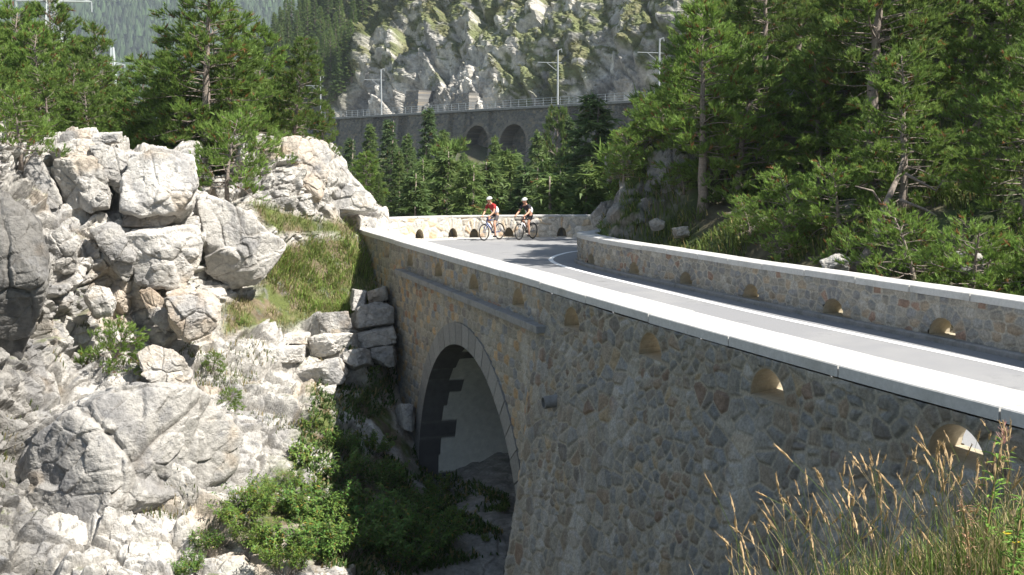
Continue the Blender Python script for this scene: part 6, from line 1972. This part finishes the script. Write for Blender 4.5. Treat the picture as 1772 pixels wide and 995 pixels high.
    for s in (-.05, 0, .05):
        q = [head + Vector((-.012 + .128 * math.cos(a), s, .072 + .094 * math.sin(a) * (1 - abs(s) * 3))) for a in np.linspace(.5, 2.5, 7)]
        mb.tube(q, .007, 5)
    mb.build('helmet_vents', M['black_frame'], h_, True)
    mb = MB()
    for s in (-1, 1): mb.tube([head + Vector((0, s * .085, .03)), head + Vector((.02, s * .06, -.07)), head + Vector((.03, 0, -.09))], .005, 4)
    mb.build('chin_strap', M['black_cloth'], t)
    # jersey: trunk and short sleeves in one skin
    pts, ed, rd = [], [], []
    a0 = v(hip + Vector((-.02, 0, .035)), (.142, .132)); a1 = v(hip.lerp(chest, .45) + Vector((-.03, 0, .03)), (.138, .128), a0); a2 = v(chest + Vector((-.02, 0, 0)), (.158, .137), a1); a3 = v(chest.lerp(neck, .9), .075, a2)
    for s in (-1, 1):
        sh, el, wr, hand = arms[s]; q = v(sh, .073, a2); v(sh.lerp(el, .62), .060, q)
    j = skin('jersey', pts, ed, rd, jersey_m, t, 1)
    mb = MB()                                        # contrasting side and back panels
    for s in (-1, 1):
        ellip('side_panel', hip.lerp(chest, .42) + Vector((-.035, s * .085, .03)), (.12, .07, .17), jersey_side_m, j, 16, None, Matrix.Rotation(math.radians(38), 3, 'Y'))
    pts, ed, rd = [], [], []
    b0 = v(hip, (.148, .138)); v(hip.lerp(chest, .22), (.137, .127), b0)
    for s in (-1, 1):
        hj, kn, ft = legs[s]; q = v(hj, .103, b0); q2 = v(hj.lerp(kn, .5), .090, q); v(hj.lerp(kn, .80), .072, q2)
    skin('shorts', pts, ed, rd, shorts_m, t, 1)
    for s in (-1, 1):
        hj, kn, ft = legs[s]; pts, ed, rd = [], [], []
        q = v(cl[s] + Vector((-.045, s * .03, .095)), .040); q = v(cl[s] + Vector((-.055, s * .03, .05)), .040, q); q = v(cl[s] + Vector((.02, s * .03, .042)), .040, q); v(cl[s] + Vector((.115, s * .03, .035)), (.040, .026), q)
        skin('shoe', pts, ed, rd, M['black_cloth'], t, 1)
        if glove_m:
            sh, el, wr, hand = arms[s]; pts, ed, rd = [], [], []
            q = v(wr, .031); v(hand + Vector((.012, 0, .005)), (.043, .034), q); skin('glove', pts, ed, rd, glove_m, t, 1)
    return t
cyclist(853, 45.0, 'blue and black road bicycle under the rider in the red jersey', 'cyclist in red jersey with white sides, black shorts and white helmet, the left one', M['blue_frame'], M['blue_frame'], M['red_cloth'], M['white_cloth'], M['grey_cloth'], None, dict(crank=-1.35, hands='tops'))
cyclist(912, 45.4, 'black and white road bicycle under the rider in the black jersey', 'cyclist in black and white jersey with red gloves and white helmet, the right one', M['black_frame'], M['white_frame'], M['black_cloth'], M['white_cloth'], M['black_cloth'], M['red_glove'], dict(crank=-1.1, hands='hoods', up=.86, turn=.05))

# ================================================================== AIR: the far slope fades to blue
hz = MB(); zt = float(max(MP[..., 2].max(), CLIFF_P[..., 2].max()) + 40); zb = -140.0
hz.box((-200, 2100, (zt + zb) / 2), (8000, 6800, zt - zb))
hm = bpy.data.materials.new('haze'); hm.use_nodes = True; t_ = hm.node_tree
t_.nodes.remove(t_.nodes['Principled BSDF'])
pv = t_.nodes.new('ShaderNodeVolumePrincipled'); pv.inputs['Color'].default_value = (.80, .90, 1, 1); pv.inputs['Density'].default_value = .00020; pv.inputs['Anisotropy'].default_value = .2
t_.links.new(pv.outputs[0], t_.nodes['Material Output'].inputs['Volume'])
ho = hz.build('haze', hm); ho['kind'] = 'stuff'
